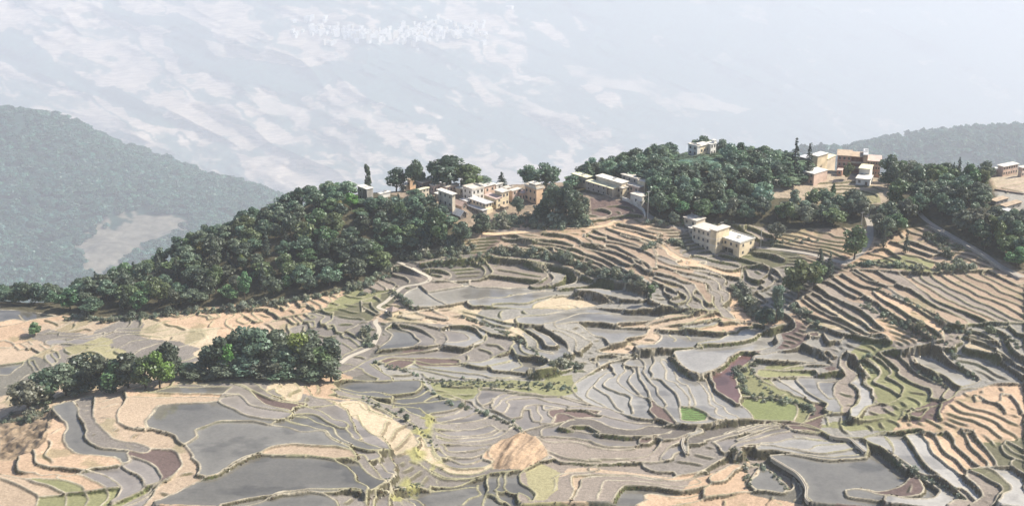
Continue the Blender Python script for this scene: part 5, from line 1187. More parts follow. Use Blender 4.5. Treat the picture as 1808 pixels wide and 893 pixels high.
for px, top, w, kd, mt, back in [(372, 612, 40, 'broad', L_DARK, 14), (392, 592, 58, 'broad', L_DARK, 10), (420, 584, 60, 'broad', L_DARK, 14), (452, 572, 74, 'broad', L_DARK, 12), (490, 580, 66, 'broad', L_DARK, 14), (558, 582, 52, 'tall', L_DARK, 12), (582, 592, 44, 'tall', L_DARK, 10), (436, 622, 60, 'broad', L_DARK, 6), (472, 628, 56, 'broad', L_GREY, 5), (505, 612, 56, 'broad', L_DARK, 7), (400, 632, 56, 'broad', L_GREY, 5), (540, 604, 48, 'tall', L_DARK, 6), (566, 612, 44, 'tall', L_MID, 6), (500, 648, 50, 'broad', L_DARK, 3), (545, 645, 48, 'broad', L_DARK, 3), (585, 632, 40, 'tall', L_DARK, 5), (430, 576, 56, 'broad', L_DARK, 20)]:
    grove(px, top, w, kd, mt, 'dark green tree in the tall grove behind the front ponds', GBn, back)
grove(527, 580, 46, 'tall', L_BRI, 'bright green sunlit tree in the right half of the tall grove', None, 9)
grove(408, 606, 36, 'broad', L_BRI, 'yellow green tree at the left end of the tall grove', None, 7)
grove(475, 588, 34, 'tall', L_MID, 'fresh green tree in the middle of the tall grove', None, 16)

# hedges, weeds on the banks and undergrowth (nobody could count them)
HEDGE = [([(870,448),(930,452),(985,458),(1030,470),(1060,484),(1100,489),(1140,499),(1160,508)], 3.2, 2.0), ([(755,470),(800,463),(840,458),(870,453)], 2.6, 1.6), ([(1525,536),(1560,558),(1600,578),(1645,602)], 3.5, 1.2), ([(1545,512),(1600,530),(1650,555),(1665,578)], 2.5, .9),
 ([(1500,470),(1560,468),(1620,476)], 3, 1.7), ([(1660,474),(1720,474)], 3.5, 2.4), ([(760,674),(800,676),(850,676),(900,680),(960,682),(1010,688)], 6, .9), ([(745,680),(775,700),(800,712),(830,722),(900,748),(922,760)], 2.2, 1.2), ([(812,560),(850,572),(900,592),(940,616),(960,636),(985,650)], 2.0, 1.2), ([(985,645),(1010,640),(1020,655)], 3.5, 2.0),
 ([(1305,648),(1312,690),(1340,702),(1380,706),(1420,716),(1440,728)], 4, 1.4), ([(1325,640),(1335,670),(1370,695)], 2.5, 1.0), ([(1290,802),(1320,815),(1360,832),(1388,862)], 2.0, 1.2), ([(1310,815),(1318,850),(1322,862)], 1.8, 1.1), ([(1585,812),(1620,838),(1680,868),(1702,884)], 2.0, 1.2), ([(1300,508),(1322,540),(1345,560),(1372,566)], 5, 2.6), ([(1395,540),(1420,560),(1450,580)], 2.6, 1.5),
 ([(700,448),(740,455),(790,448),(830,440)], 4, 2.0), ([(835,412),(870,400),(900,396),(940,398),(990,404)], 4.0, 2.2), ([(880,385),(900,390),(925,386)], 4, 2.6), ([(770,420),(800,432),(815,425)], 5, 2.6), ([(690,515),(715,530),(735,545)], 2.6, 1.6), ([(640,520),(665,515)], 2.6, 1.6), ([(640,585),(655,600),(650,610)], 3.5, 1.8), ([(660,640),(700,650),(740,662)], 2, 1.2),
 ([(1665,583),(1700,584),(1712,590)], 2.2, 1.8), ([(1740,580),(1780,600),(1808,615)], 2.4, 1.4), ([(1140,440),(1180,425),(1210,440)], 3, 1.6), ([(1700,470),(1640,415),(1700,440)], 3, 1.6), ([(640,700),(720,745),(750,765),(770,790)], 3, .8), ([(690,850),(720,870),(740,850)], 3, .8), 
 ([(1540,625),(1520,640),(1545,660)], 2.2, 1.2), ([(1610,640),(1640,665),(1670,680)], 1.8, 1.2), ([(1670,600),(1690,640),(1720,670)], 1.8, 1.2), ([(1350,430),(1400,425),(1440,425)], 2.5, 1.2), ([(120,560),(200,565),(300,555),(420,543),(520,530),(600,514),(650,498),(700,472)], 3.5, 1.8), ([(5,745),(40,740),(80,726)], 5, 1.5), ([(945,386),(975,388),(1010,392),(1038,394)], 5, 2.8), ([(1150,392),(1200,396),(1290,400)], 3, 1.6)]
hp = []
for pts, wd, hh in HEDGE:
    p = catmull(np.array(pts, float), 8); q = gpt(p[:, 0], p[:, 1]); xy = resample(q[:, :2], .75)
    for x, y in xy:
        for _ in range(max(1, int(wd / 1.5))):
            xx = x + rt.normal(0, wd * .32); yy = y + rt.normal(0, wd * .32); s = hh * float(np.exp(rt.normal(-.25, .42)))
            hp.append((xx, yy, float(zground(xx, yy)) - .15, s, s * .75, 'bush'))
mass('undergrowth', hp, L_GREY, 'scrub and hedges along the banks')
wp = []
sel = np.where((DROP > .7))[0]
for k in sel:
    if rt.uniform() > .8: continue
    for _ in range(1 if DROP[k] < 1.4 else 2):
        t = rt.uniform(); p = SA[k] * (1 - t) + SB[k] * t
        sgn = 1 if s1[k] < s2[k] else -1
        p = p + nv[k] * sgn * rt.uniform(.3, .5 + .35 * DROP[k]); 
        if abs(p[0]) > p[1] * .42: continue
        s = rt.uniform(.35, .8)
        wp.append((p[0], p[1], float(zground(p[0], p[1])) - .1, s, s * .8, 'bush'))
print('tufts', len(wp))
_b = PROTO['bush']; PROTO['bush'] = [(v.reshape(-1, 4, 3)[::5].reshape(-1, 3) , np.arange(len(f[::5]) * 4).reshape(-1, 4), c.reshape(-1, 4, 3)[::5].reshape(-1, 3)) for v, f, c in _b]
PROTO['bush'] = [(np.concatenate([(q := v.reshape(-1, 4, 3)).mean(1, keepdims=True) + (q - q.mean(1, keepdims=True)) * 1.9]).reshape(-1, 3), f, c) for v, f, c in PROTO['bush']]
L_WEED = leaf_mat('leaf_weed', (.115, .108, .062))
mass('weeds', wp, L_WEED, 'dry weeds hanging on the terrace banks')
PROTO['bush'] = _b
# far woods across the side valleys
L_FAR = leaf_mat('leaf_far', (.045, .125, .105), rnd=.05)
fp = []
def far_wood(zf_, poly, n, x0, x1, y0, y1, avoid=None):
    c = np.stack([rt.uniform(x0, x1, n), rt.uniform(y0, y1, n)], -1); z = zf_(c[:, 0], c[:, 1]); qx, qy = project(c[:, 0], c[:, 1], z)
    k = (qx > -420) & (qx < 2200) & (qy > 120) & (qy < 560)
    if avoid is not None: k &= ~in_poly(qx + rt.normal(0, 5, n), qy + rt.normal(0, 3, n), avoid)
    return [(c[i, 0], c[i, 1], z[i]) for i in np.where(k)[0]]
PF = {}
for i in range(3):
    v, f, c = PROTO['broad'][i]; m_ = np.arange(len(f)) % 6 == 0
    v4 = v.reshape(-1, 4, 3)[m_]; v4 = v4.mean(1, keepdims=True) + (v4 - v4.mean(1, keepdims=True)) * 2.3
    PF[i] = (v4.reshape(-1, 3), np.arange(m_.sum() * 4).reshape(-1, 4), c.reshape(-1, 4, 3)[m_].reshape(-1, 3))
_k = PROTO['broad']; PROTO['broad'] = [PF[i] for i in range(3)]
qq = far_wood(zL, None, 15000, -1150 * FK, 140 * FK, 1240 * FK, 1970 * FK, PATCH)
mass('woodland', [(x, y, z, rt.uniform(18, 34), rt.uniform(14, 24), 'broad') for x, y, z in qq], L_FAR, 'hazy forest on the hill at the left')
qq = far_wood(zR, None, 7000, 270 * FK, 1150 * FK, 1300 * FK, 2150 * FK)
mass('woodland', [(x, y, z, rt.uniform(18, 36), rt.uniform(13, 22), 'broad' if rt.uniform() < .8 else 'conifer') for x, y, z in qq], L_FAR, 'hazy forest on the distant hill at the right')
PROTO['broad'] = _k
# ------------------------------------------------------------------ buildings
def boxf(x0, x1, y0, y1, z0, z1):
    v = np.array([(x, y, z) for z in (z0, z1) for y in (y0, y1) for x in (x0, x1)], float)
    f = np.array([(0, 2, 3, 1), (4, 5, 7, 6), (0, 1, 5, 4), (2, 6, 7, 3), (0, 4, 6, 2), (1, 3, 7, 5)])
    return v, f
def wallmat(name, c): return flat_mat(name, c, rough=.9, amp=.24, scale=.3, spec=.15)
W = {'yellow': wallmat('yellow_render', (.68, .58, .41)), 'cream': wallmat('cream_render', (.60, .53, .42)), 'white': wallmat('white_render', (.68, .66, .61)), 'grey': wallmat('grey_block', (.36, .34, .31)),
     'orange': wallmat('orange_render', (.60, .43, .29)), 'pink': wallmat('pink_render', (.58, .44, .36)), 'red': wallmat('red_brick', (.44, .26, .20)), 'brown': wallmat('brown_block', (.30, .235, .195)), 'dark': wallmat('dark_cladding', (.15, .135, .13))}
R_ = {'white': flat_mat('white_roof', (.62, .60, .54), amp=.1), 'pale': flat_mat('pale_slab', (.56, .52, .46), amp=.15), 'tile': flat_mat('weathered_tile', (.30, .24, .21), amp=.25, scale=1.5), 'pink': flat_mat('pinkish_roof', (.52, .40, .35), amp=.15),
      'tin': flat_mat('tin_sheet', (.50, .50, .50), amp=.2, scale=1.2, spec=.5, rough=.5), 'brown': flat_mat('brown_roof', (.42, .33, .24), amp=.2), 'lemon': flat_mat('yellowish_roof', (.70, .66, .46), amp=.12)}
M_GLASS = flat_mat('dark_pane', (.035, .04, .045), rough=.15, spec=.6, amp=.05); M_FRAME = flat_mat('window_frame', (.50, .47, .42), amp=.05); M_DOOR = flat_mat('door_wood', (.12, .08, .06), amp=.2)
M_METAL = flat_mat('galvanised', (.48, .48, .47), rough=.45, spec=.5, amp=.08); M_POLE = flat_mat('concrete_pole', (.55, .53, .49), amp=.08)
WIN_ME = {}
def window(parent, face, s, z, w, h, off, door=False):
    """face A lies along local -x at y=off (looks to -y); face B lies along local +y at x=off (looks to +x)"""
    key = (round(w, 2), round(h, 2), door)
    if key not in WIN_ME:
        fr = join([boxf(-w / 2 - .09, w / 2 + .09, -.07, .03, -.1, 0), boxf(-w / 2 - .09, w / 2 + .09, -.07, .03, h, h + .1), boxf(-w / 2 - .09, -w / 2, -.07, .03, 0, h), boxf(w / 2, w / 2 + .09, -.07, .03, 0, h), boxf(-.025, .025, -.05, .02, 0, h)])
        WIN_ME[key] = (raw_mesh('window', *fr, M_FRAME), raw_mesh('pane', *boxf(-w / 2, w / 2, -.03, .04, 0, h), M_DOOR if door else M_GLASS))
    a, b = WIN_ME[key]
    o = link('door' if door else 'window', a, parent)
    if face == 'A': o.location = (s, off, z)
    else: o.location = (off, s, z); o.rotation_euler = (0, 0, math.pi / 2)
    link('door_leaf' if door else 'pane', b, o)
def building(name, label, cat, px, py, blocks, theta=48, group=None, extras=()):
    """px,py: foot of the near corner. blocks: dict(a=(left0,left1), b=(deep0,deep1), z=(low,high), wall, roof ...) in photo pixels along the faces, turned into metres here"""
    p = gpt(px, py)[0]
    while p[1] > 790: py += 2; p = gpt(px, py)[0]
    m = mpp(*p); th = math.radians(theta)
    ka, kb, kz = m / math.cos(th), m / math.sin(th), m * 1.06
    r = bpy.data.objects.new(name, None); COL.objects.link(r); r.location = tuple(p); tag(r, label, cat, group)
    r.rotation_euler = (0, 0, -th)      # local +x runs towards the near corner along face A, local +y goes deep along face B
    walls = {}
    for bk in blocks:
        a0, a1 = bk['a'][0] * ka, bk['a'][1] * ka; b0, b1 = bk['b'][0] * kb, bk['b'][1] * kb; z0, z1 = bk['z'][0] * kz, bk['z'][1] * kz
        zb = z0 - (3.5 if bk['z'][0] == 0 else 0)
        if bk.get('open'):
            hgt = z1 - z0; n = bk['open']; L = a1 - a0      # open arcade along face A: posts, beam, back wall
            pts = [boxf(-a1, -a0, b0 + .35 * (b1 - b0), b1, zb, z1)]
            for i in range(n + 1):
                x = -a1 + L * i / n; pts.append(boxf(max(-a1, x - .18), min(-a0, x + .18), b0, b0 + .36, zb, z1 - .35))
            pts.append(boxf(-a1, -a0, b0, b0 + .4, z1 - .35, z1)); pts.append(boxf(-a1, -a0, b0, b0 + .35 * (b1 - b0) - .01, zb, z0 + .15))
            if bk.get('rail'): pts.append(boxf(-a1 + .05, -a0 - .05, b0 + .06, b0 + .16, z0 + .15, z0 + 1.0))
            pts.append(boxf(-a0 - .25, -a0, b0 + .41, b0 + .35 * (b1 - b0) - .01, zb, z1 - .01))
            walls.setdefault(bk['wall'], []).append(join(pts))
        else:
            walls.setdefault(bk['wall'], []).append(boxf(-a1, -a0, b0, b1, zb, z1))
        rk = bk.get('roof', 'pale'); oh = bk.get('oh', .35); kind = bk.get('rk', 'flat')
        if rk:
            if kind == 'flat':
                pt = [boxf(-a1 - oh, -a0 + oh, b0 - oh, b1 + oh, z1, z1 + .24)]
                if bk.get('par'):
                    h = bk['par']; pt += [boxf(-a1 - oh + .02, -a0 + oh - .02, b0 - oh + .02, b0 - oh + .2, z1 + .24, z1 + .24 + h), boxf(-a1 - oh + .02, -a0 + oh - .02, b1 + oh - .2, b1 + oh - .02, z1 + .24, z1 + .24 + h), boxf(-a0 + oh - .2, -a0 + oh - .02, b0 - oh + .21, b1 + oh - .21, z1 + .24, z1 + .24 + h), boxf(-a1 - oh + .02, -a1 - oh + .2, b0 - oh + .21, b1 + oh - .21, z1 + .24, z1 + .24 + h)]
                v, f = join(pt)
            elif kind == 'gable':   # ridge along face A
                zr = z1 + bk.get('rise', .5) * (b1 - b0) * .5; bm2 = (b0 + b1) / 2; t = .16
                pr = [(b0 - oh, z1 - oh * bk.get('rise', .5)), (bm2, zr), (b1 + oh, z1 - oh * bk.get('rise', .5))]
                prof = pr + [(q[0], q[1] + t) for q in pr[::-1]]
                v = np.array([(x, q[0], q[1]) for x in (-a1 - oh, -a0 + oh) for q in prof]); n = len(prof)
                f = np.array([(i, (i + 1) % n, (i + 1) % n + n, i + n) for i in range(n)] + [(0, 5, 4, 1), (1, 4, 3, 2), (6, 7, 10, 11), (7, 8, 9, 10)])
                gv = np.array([(-a0, b0, z1), (-a0, b1, z1), (-a0, bm2, zr), (-a1, b0, z1), (-a1, b1, z1), (-a1, bm2, zr)])
                walls[bk['wall']].append((gv, np.array([(0, 1, 2, 2), (3, 5, 4, 4)])))
            elif kind == 'hip':
                cx, cy = -(a0 + a1) / 2, (b0 + b1) / 2; zr = z1 + bk.get('rise', .6) * (a1 - a0) * .5
                v = np.array([(-a1 - oh, b0 - oh, z1), (-a0 + oh, b0 - oh, z1), (-a0 + oh, b1 + oh, z1), (-a1 - oh, b1 + oh, z1), (cx, cy, zr)])
                f = np.array([(0, 1, 4, 4), (1, 2, 4, 4), (2, 3, 4, 4), (3, 0, 4, 4), (0, 3, 2, 1)])
            elif kind == 'shed':    # falls towards face A
                dz = bk.get('rise', .2) * (b1 - b0)
                v = np.array([(x, y, z1 + (dz if y > b0 else 0) + t) for t in (0, .16) for y in (b0 - oh, b1 + oh) for x in (-a1 - oh, -a0 + oh)])
                f = boxf(0, 1, 0, 1, 0, 1)[1]
                walls[bk['wall']].append(boxf(-a1 + .01, -a0 - .01, b1 - .2, b1 - .01, z1 - .01, z1 + dz))
            ro = link('roof', raw_mesh('roof', v, f, R_[rk]), r)
            if bk.get('tank'):
                tx, ty = -(a0 + (a1 - a0) * .4), b0 + (b1 - b0) * .55
                tv = join([tube([(-.9, 0, .75), (.9, 0, .75)], [.3, .3], 10), boxf(-.85, -.78, -.05, .05, 0, .5), boxf(.78, .85, -.05, .05, 0, .5), boxf(-.8, .8, -1.2, -.25, .12, .2)])
                to = link('solar_heater', raw_mesh('solar_heater', *tv, M_METAL), ro); to.location = (tx, ty, z1 + .25)
        # openings
        wA = bk.get('wA'); wB = bk.get('wB')      # (columns, rows)
        for face, wn_ in (('A', wA), ('B', wB)):
            if not wn_: continue
            nc, nr = wn_; L0, L1 = (-a1, -a0) if face == 'A' else (b0, b1); H = z1 - z0
            ww = min(1.05, (L1 - L0) / nc * .45); wh = min(1.35, H / nr * .45)
            for rr in range(nr):
                for cc_ in range(nc):
                    s = L0 + (L1 - L0) * (cc_ + .5) / nc; zz = z0 + H * (rr + .38) / nr
                    dr = bool(bk.get('door')) and face == bk['door'] and rr == 0 and cc_ == nc - 1 and z0 == 0
                    window(r, face, s, z0 + .05 if dr else zz, ww, min(2.0, H / nr * .7) if dr else wh, b0 if face == 'A' else -a0, dr)
        if bk.get('band'):
            for zz in bk['band']:
                z = z0 + (z1 - z0) * zz; walls.setdefault(bk.get('bandm', 'white'), []).append(join([boxf(-a1, -a0 + .07, b0 - .07, b0 - .004, z, z + .22), boxf(-a0 + .004, -a0 + .07, b0, b1, z, z + .22)]))
    for k, pts in walls.items():
        link('wall', raw_mesh('wall', *join(pts), W[k]), r)
    return r
def B_(a, b, z, wall='cream', roof='pale', **k): return dict(a=a, b=b, z=z, wall=wall, roof=roof, **k)

# the big cream house standing alone on the terraces
building('farmhouse', 'big pale cream farmhouse of three stepped blocks alone on the terraces', 'house', 1263, 449, [
    B_((9, 37), (0, 24), (0, 36), 'cream', 'pale', wA=(4, 3), band=(.36, .68), oh=.3), B_((0, 9), (0, 26), (0, 41), 'yellow', 'pale', wB=(3, 1), band=(.34, .62), oh=.5),
    B_((42, 62), (14, 32), (0, 40), 'cream', 'pale', wA=(2, 3), wB=(2, 1), band=(.36, .68), oh=.4, tank=1), B_((37.1, 46), (4, 22), (0, 30), 'grey', 'white', wA=(1, 2))])
building('farmhouse', 'two storey yellow ended house with a pillared ground floor, joined to the big cream farmhouse', 'house', 1304.5, 455, [
    B_((0, 9), (0, 31), (0, 12.5), 'yellow', None, wB=(2, 1)), B_((9.1, 34), (0, 31), (0, 12.5), 'grey', None, open=3, rail=1), B_((0, 34), (0, 31), (12.6, 25), 'yellow', 'white', wA=(4, 1), wB=(2, 1), par=.5, oh=.3, tank=1)])
# the village on the ridge
VG = 'houses of the ridge village'
building('house', 'yellow walled house with a stair tower at the middle front of the village', 'house', 876.5, 369, [B_((0, 22), (0, 10), (0, 17), 'yellow', 'pink', wA=(4, 1), wB=(1, 2), rk='shed', rise=.12), B_((0, 13), (10.1, 22), (0, 26), 'yellow', 'pale', wB=(2, 2), wA=(2, 1), oh=.5)], group=VG)
building('house', 'white two storey house with small square windows in the middle of the village', 'house', 834, 357, [B_((0, 17), (0, 20), (0, 20), 'white', 'pale', wA=(2, 2), wB=(3, 2), par=.8, oh=.25), B_((17.1, 22), (3, 20), (0, 16), 'grey', 'tin')], group=VG)
building('house', 'long low house with a tin roofed veranda and yellow gable end below the white house', 'house', 852.5, 381, [B_((0, 34), (0, 7), (0, 9), 'grey', 'tin', open=5, oh=.5), B_((0, 34), (7.1, 18), (0, 9), 'yellow', None), B_((2, 32), (7.1, 18), (9.1, 18), 'yellow', 'tin', wA=(5, 1), wB=(2, 1), oh=.6)], group=VG)
building('hut', 'small hut with a striped tin gable roof at the foot of the village', 'hut', 813, 388, [B_((0, 16), (0, 10), (0, 9), 'dark', 'tin', rk='gable', rise=.9, oh=.9, wB=(1, 1))], group=VG)
building('house', 'tall narrow three storey house with white roof on stilts at the village front', 'house', 799, 380, [B_((0, 9), (0, 5), (0, 10), 'cream', None, open=1), B_((0, 26), (0, 5), (10.1, 36), 'cream', 'white', wA=(3, 2), oh=.8), B_((9.1, 26), (0, 5), (0, 10), 'grey', None)], group=VG)
building('house', 'low old house with a pinkish tiled gable roof behind the striped hut', 'house', 815, 371, [B_((0, 14), (0, 9), (0, 8), 'brown', 'pink', rk='gable', rise=.8, oh=.5, wB=(1, 1))], group=VG)
building('house', 'narrow orange tower house at the left end of the village', 'house', 724, 335, [B_((0, 5), (0, 13), (0, 17), 'orange', 'brown', wA=(1, 1), wB=(1, 1), oh=.3)], group=VG)
building('house', 'brownish block house with a flat roof between the orange tower and the yellow tower', 'house', 746, 338, [B_((0, 12), (0, 13), (0, 14), 'brown', 'pale', wA=(2, 1), wB=(2, 1), par=.5)], group=VG)
building('house', 'pale yellow tower shaped house topmost at the left of the village', 'house', 758, 330, [B_((0, 8), (0, 11), (0, 16), 'yellow', 'white', wB=(1, 1), oh=.5)], group=VG)
building('house', 'cream lower house beneath the brownish block house', 'house', 741, 351, [B_((0, 4), (0, 16), (0, 15), 'cream', 'lemon', wB=(3, 2))], group=VG)
building('house', 'low shed like house with a pale slanting roof left of the tall narrow house', 'house', 752, 362, [B_((0, 8), (0, 14), (0, 7), 'grey', 'white', rk='shed', rise=.15)], group=VG)
building('house', 'flat white roofed house half hidden by a tree at the far left of the village', 'house', 712, 333, [B_((0, 5), (0, 14), (0, 8), 'white', 'white', wB=(2, 1), tank=1)], group=VG)
building('house', 'pinkish house behind the white house', 'house', 856, 344, [B_((0, 7), (0, 18), (0, 14), 'pink', 'white', wB=(2, 1), wA=(1, 1), oh=.5, tank=1)], group=VG)
building('house', 'broad low peach coloured house on the upper left of the village', 'house', 788, 343, [B_((0, 6), (0, 22), (0, 12), 'pink', 'pale', wB=(4, 1), oh=.4)], group=VG)
building('house', 'plain white box house next to the pinkish one on the village skyline', 'house', 876, 338, [B_((0, 3), (0, 12), (0, 11), 'white', 'white', wB=(1, 1))], group=VG)
building('house', 'tall house with an orange end wall and roof terrace, rightmost in the village', 'house', 947, 361, [B_((0, 20), (0, 12), (0, 26), 'orange', 'pale', wA=(3, 2), par=.9, oh=.3), B_((4, 16), (3, 11), (26.4, 32), 'cream', 'pale', oh=.5, tank=1)], group=VG)
building('house', 'pale rough walled house between the yellow house and the tall orange one', 'house', 905, 358, [B_((0, 7), (0, 16), (0, 20), 'pink', 'pale', wB=(2, 2), oh=.2)], group=VG)
building('house', 'small grey flat roofed house behind the peach house', 'house', 783, 329, [B_((0, 8), (0, 8), (0, 7), 'grey', 'tin', wA=(2, 1), oh=.5)], group=VG)
building('house', 'dark grey shed roofed house at the back of the village', 'house', 822, 331, [B_((0, 10), (0, 8), (0, 10), 'dark', 'tin', rk='shed', rise=.2)], group=VG)
building('house', 'wide white roofed house in the middle back row of the village', 'house', 812, 345, [B_((0, 8), (0, 20), (0, 11), 'cream', 'white', wB=(3, 1), tank=1)], group=VG)
building('house', 'grey unfinished concrete house with white roof alone in the ridge wood', 'house', 648.5, 359, [B_((0, 8), (0, 10), (0, 24), 'grey', 'white', open=1, oh=.3), B_((8.1, 18), (0, 10), (0, 24), 'grey', 'white', wA=(1, 2), oh=.3)], group=None)
building('house', 'low white roofed house half sunk in trees right of the grey house in the wood', 'house', 672, 352, [B_((0, 4), (0, 16), (0, 9), 'white', 'white', tank=1)])
for px, py, a, b, h, wl, ro, lab in ((766, 342, 7, 11, 13, 'pink', 'pale', 'small peach walled house right under the pale yellow tower house'), (776, 356, 9, 12, 12, 'cream', 'white', 'cream house wedged between the slanting shed house and the tall narrow house'), (824, 364, 12, 6, 8, 'grey', 'tin', 'low grey house in the gap below the white two storey house'),
                                     (893, 347, 6, 12, 13, 'cream', 'pale', 'narrow cream house just behind the pale rough walled house'), (922, 356, 9, 9, 14, 'pink', 'pink', 'pink roofed little house left of the tall orange ended house'), (843, 340, 10, 8, 13, 'yellow', 'white', 'yellowish house peeping over the white house roof'), (890, 373, 7, 8, 7, 'brown', 'brown', 'low brown outhouse in front of the yellow stair tower house')):
    building('house', lab, 'house', px, py, [B_((0, a), (0, b), (0, h), wl, ro, wA=(2, max(1, h // 9)), wB=(2, max(1, h // 9)), oh=.35, par=.4 if ro == 'pale' else 0)], group=VG)
# houses above the ploughed field
MG = 'houses above the ploughed field'
building('house', 'two storey house with overhanging pale roof left of the long farmhouse', 'house', 1035, 331, [B_((0, 22), (0, 8), (0, 17), 'cream', 'lemon', wA=(3, 1), wB=(1, 1), oh=.7, tank=1), B_((14, 28), (-8, -.1), (0, 9), 'grey', 'lemon', oh=.5)], group=MG)
building('house', 'long farmhouse with an open colonnaded end above the dark ploughed field', 'house', 1081, 350, [B_((0, 10), (0, 10), (0, 16), 'cream', 'lemon', open=2, rail=1, oh=.3), B_((10.1, 44), (0, 10), (0, 16), 'grey', 'lemon', wA=(4, 2), oh=.3), B_((-6, 36), (10.1, 22), (0, 25), 'cream', 'white', wA=(5, 1), wB=(1, 1), oh=.5, tank=1)], group=MG)
building('house', 'small yellow house with a dark garage opening beside the long farmhouse', 'house', 1099, 350, [B_((0, 4), (0, 6), (0, 17), 'yellow', 'pale', wA=(1, 1)), B_((0, 4), (6.1, 15), (0, 17), 'yellow', 'pale', wB=(1, 2))], group=MG)
building('house', 'yellow ended two storey house with stepped flat roofs uphill of the small white house', 'house', 1138, 342, [B_((0, 12), (0, 11), (0, 20), 'yellow', 'pale', wB=(1, 1), oh=.4), B_((12.1, 38), (0, 11), (0, 22), 'grey', 'pale', wA=(3, 2), oh=.4), B_((2, 26), (-9, -.1), (0, 12), 'pink', 'pale', wA=(3, 1), oh=.3)], group=MG)
building('house', 'small white house with a balcony at the right corner of the ploughed field', 'house', 1132.5, 366, [B_((0, 18), (0, 13), (0, 18), 'white', 'pale', wA=(1, 1), wB=(1, 2), oh=.3), B_((-.2, 6), (-3, -.1), (8, 10), 'white', 'pale', oh=.2)], group=MG)
# the school and the houses round it
building('school', 'long three storey red brick school building with open galleries on the right crest', 'school', 1522, 309, [
    B_((20, 43), (0, 9), (0, 31), 'red', 'brown', wA=(3, 3), band=(.64, .97), bandm='cream', oh=.5), B_((0, 19.9), (1.5, 9), (0, 29), 'red', 'brown', open=3, oh=.5), B_((0, 19.9), (1, 1.4), (9, 12), 'cream', None), B_((0, 19.9), (1, 1.4), (18, 21), 'cream', None),
    B_((-7, -.1), (-.5, 9), (0, 35), 'brown', 'tin', oh=.2, tank=1), B_((-29, -7.1), (0, 9), (0, 25), 'red', 'pink', wA=(5, 3), band=(.66, .97), bandm='cream', oh=.6)], theta=14)
building('house', 'cream coloured house with a sloping side wing left of the brick school', 'house', 1442, 302, [B_((0, 10), (0, 22), (0, 25), 'yellow', 'white', oh=.4), B_((10.1, 26), (0, 12), (0, 17), 'dark', 'tin', wA=(3, 1), oh=.5), B_((0, 8), (22.1, 40), (0, 15), 'cream', 'lemon', rk='shed', rise=.1)])
building('house', 'big blank pink walled flat roofed house in front of the cream house', 'house', 1436, 328, [B_((0, 15), (0, 29), (0, 20), 'pink', 'white', wA=(2, 2), oh=.3), B_((4, 15), (29.1, 33), (0, 15), 'pink', 'pale')])
building('house', 'small white cottage with a boxy upper room in front of the school', 'house', 1535, 329, [B_((0, 22), (0, 12), (0, 11), 'white', 'white', wA=(2, 1), oh=.4, door='A'), B_((6, 23), (12.1, 24), (0, 21), 'white', 'lemon', wA=(2, 1), oh=.4)], theta=24)
building('shed', 'little red walled shed at the left foot of the school', 'shed', 1486, 311, [B_((0, 8), (0, 5), (0, 9), 'red', 'pink', oh=.2, wA=(1, 1))], theta=20)
building('house', 'white hilltop house of two wings among trees', 'house', 1230.5, 277, [B_((0, 14), (0, 6), (0, 17), 'white', 'white', wA=(2, 2), par=.5, oh=.3, tank=1), B_((0, 10), (6.1, 24), (0, 17), 'yellow', 'white', wB=(3, 1), oh=.5)])
building('house', 'right wing of the white hilltop house with a roof turret', 'house', 1254, 274, [B_((0, 9), (0, 11), (0, 20), 'white', 'white', wB=(2, 2), oh=.3), B_((0, 4), (7, 11), (20.3, 25), 'white', 'white', oh=.15)])
building('house', 'long pale pink house with white roof at the right edge above the pond', 'house', 1770, 312, [B_((0, 6), (0, 32), (0, 17), 'pink', 'white', wB=(6, 2), oh=.5)], theta=60)
building('house', 'lower pink annex left of the long pale pink house', 'house', 1752, 313, [B_((0, 5), (0, 15), (0, 12), 'pink', 'white', wB=(3, 1), oh=.4)], theta=60)
building('house', 'pink house with a banded front cut by the right edge of the picture', 'house', 1803, 313, [B_((0, 4), (0, 24), (0, 16), 'pink', 'pale', wB=(4, 2), oh=.4, band=(.5,))], theta=60)
for px, py, a, b, h, ro, lab in ((1758, 362, 6, 26, 6, 'brown', 'long brown roofed shed by the pond, the upper one at the wood edge'), (1775, 372, 6, 34, 7, 'brown', 'long tan roofed shed below the pond, the middle one of three'), (1778, 380, 10, 12, 6, 'tin', 'small white tin roofed hut lowest of the sheds by the wood')):
    building('shed', lab, 'shed', px, py, [B_((0, a), (0, b), (0, h), 'grey', ro, rk='shed', rise=.08, wB=(3, 1))], theta=62)
for px, py, a, b, h, lab in ((1208, 358, 8, 9, 11, 'white house glimpsed through the tree belt, nearest the small white balcony house'), (1238, 356, 10, 9, 10, 'white house glimpsed through the tree belt, second from the balcony house'), (1292, 362, 9, 10, 11, 'white house glimpsed through trees behind the big cream farmhouse'), (1377, 330, 8, 14, 9, 'low tan roofed house at the left of the school fields')):
    building('house', lab, 'house', px, py, [B_((0, a), (0, b), (0, h), 'white', 'white', wA=(2, 1), wB=(2, 1))])
building('hut', 'little yellow hut with a grey pyramid roof beside the footpath bend', 'hut', 693, 559.5, [B_((0, 10), (0, 10.5), (0, 10), 'yellow', 'tile', rk='hip', rise=.85, oh=.5, wA=(1, 1)), B_((10.1, 17), (2, 9), (0, 3), 'white', 'pale', oh=.1)])

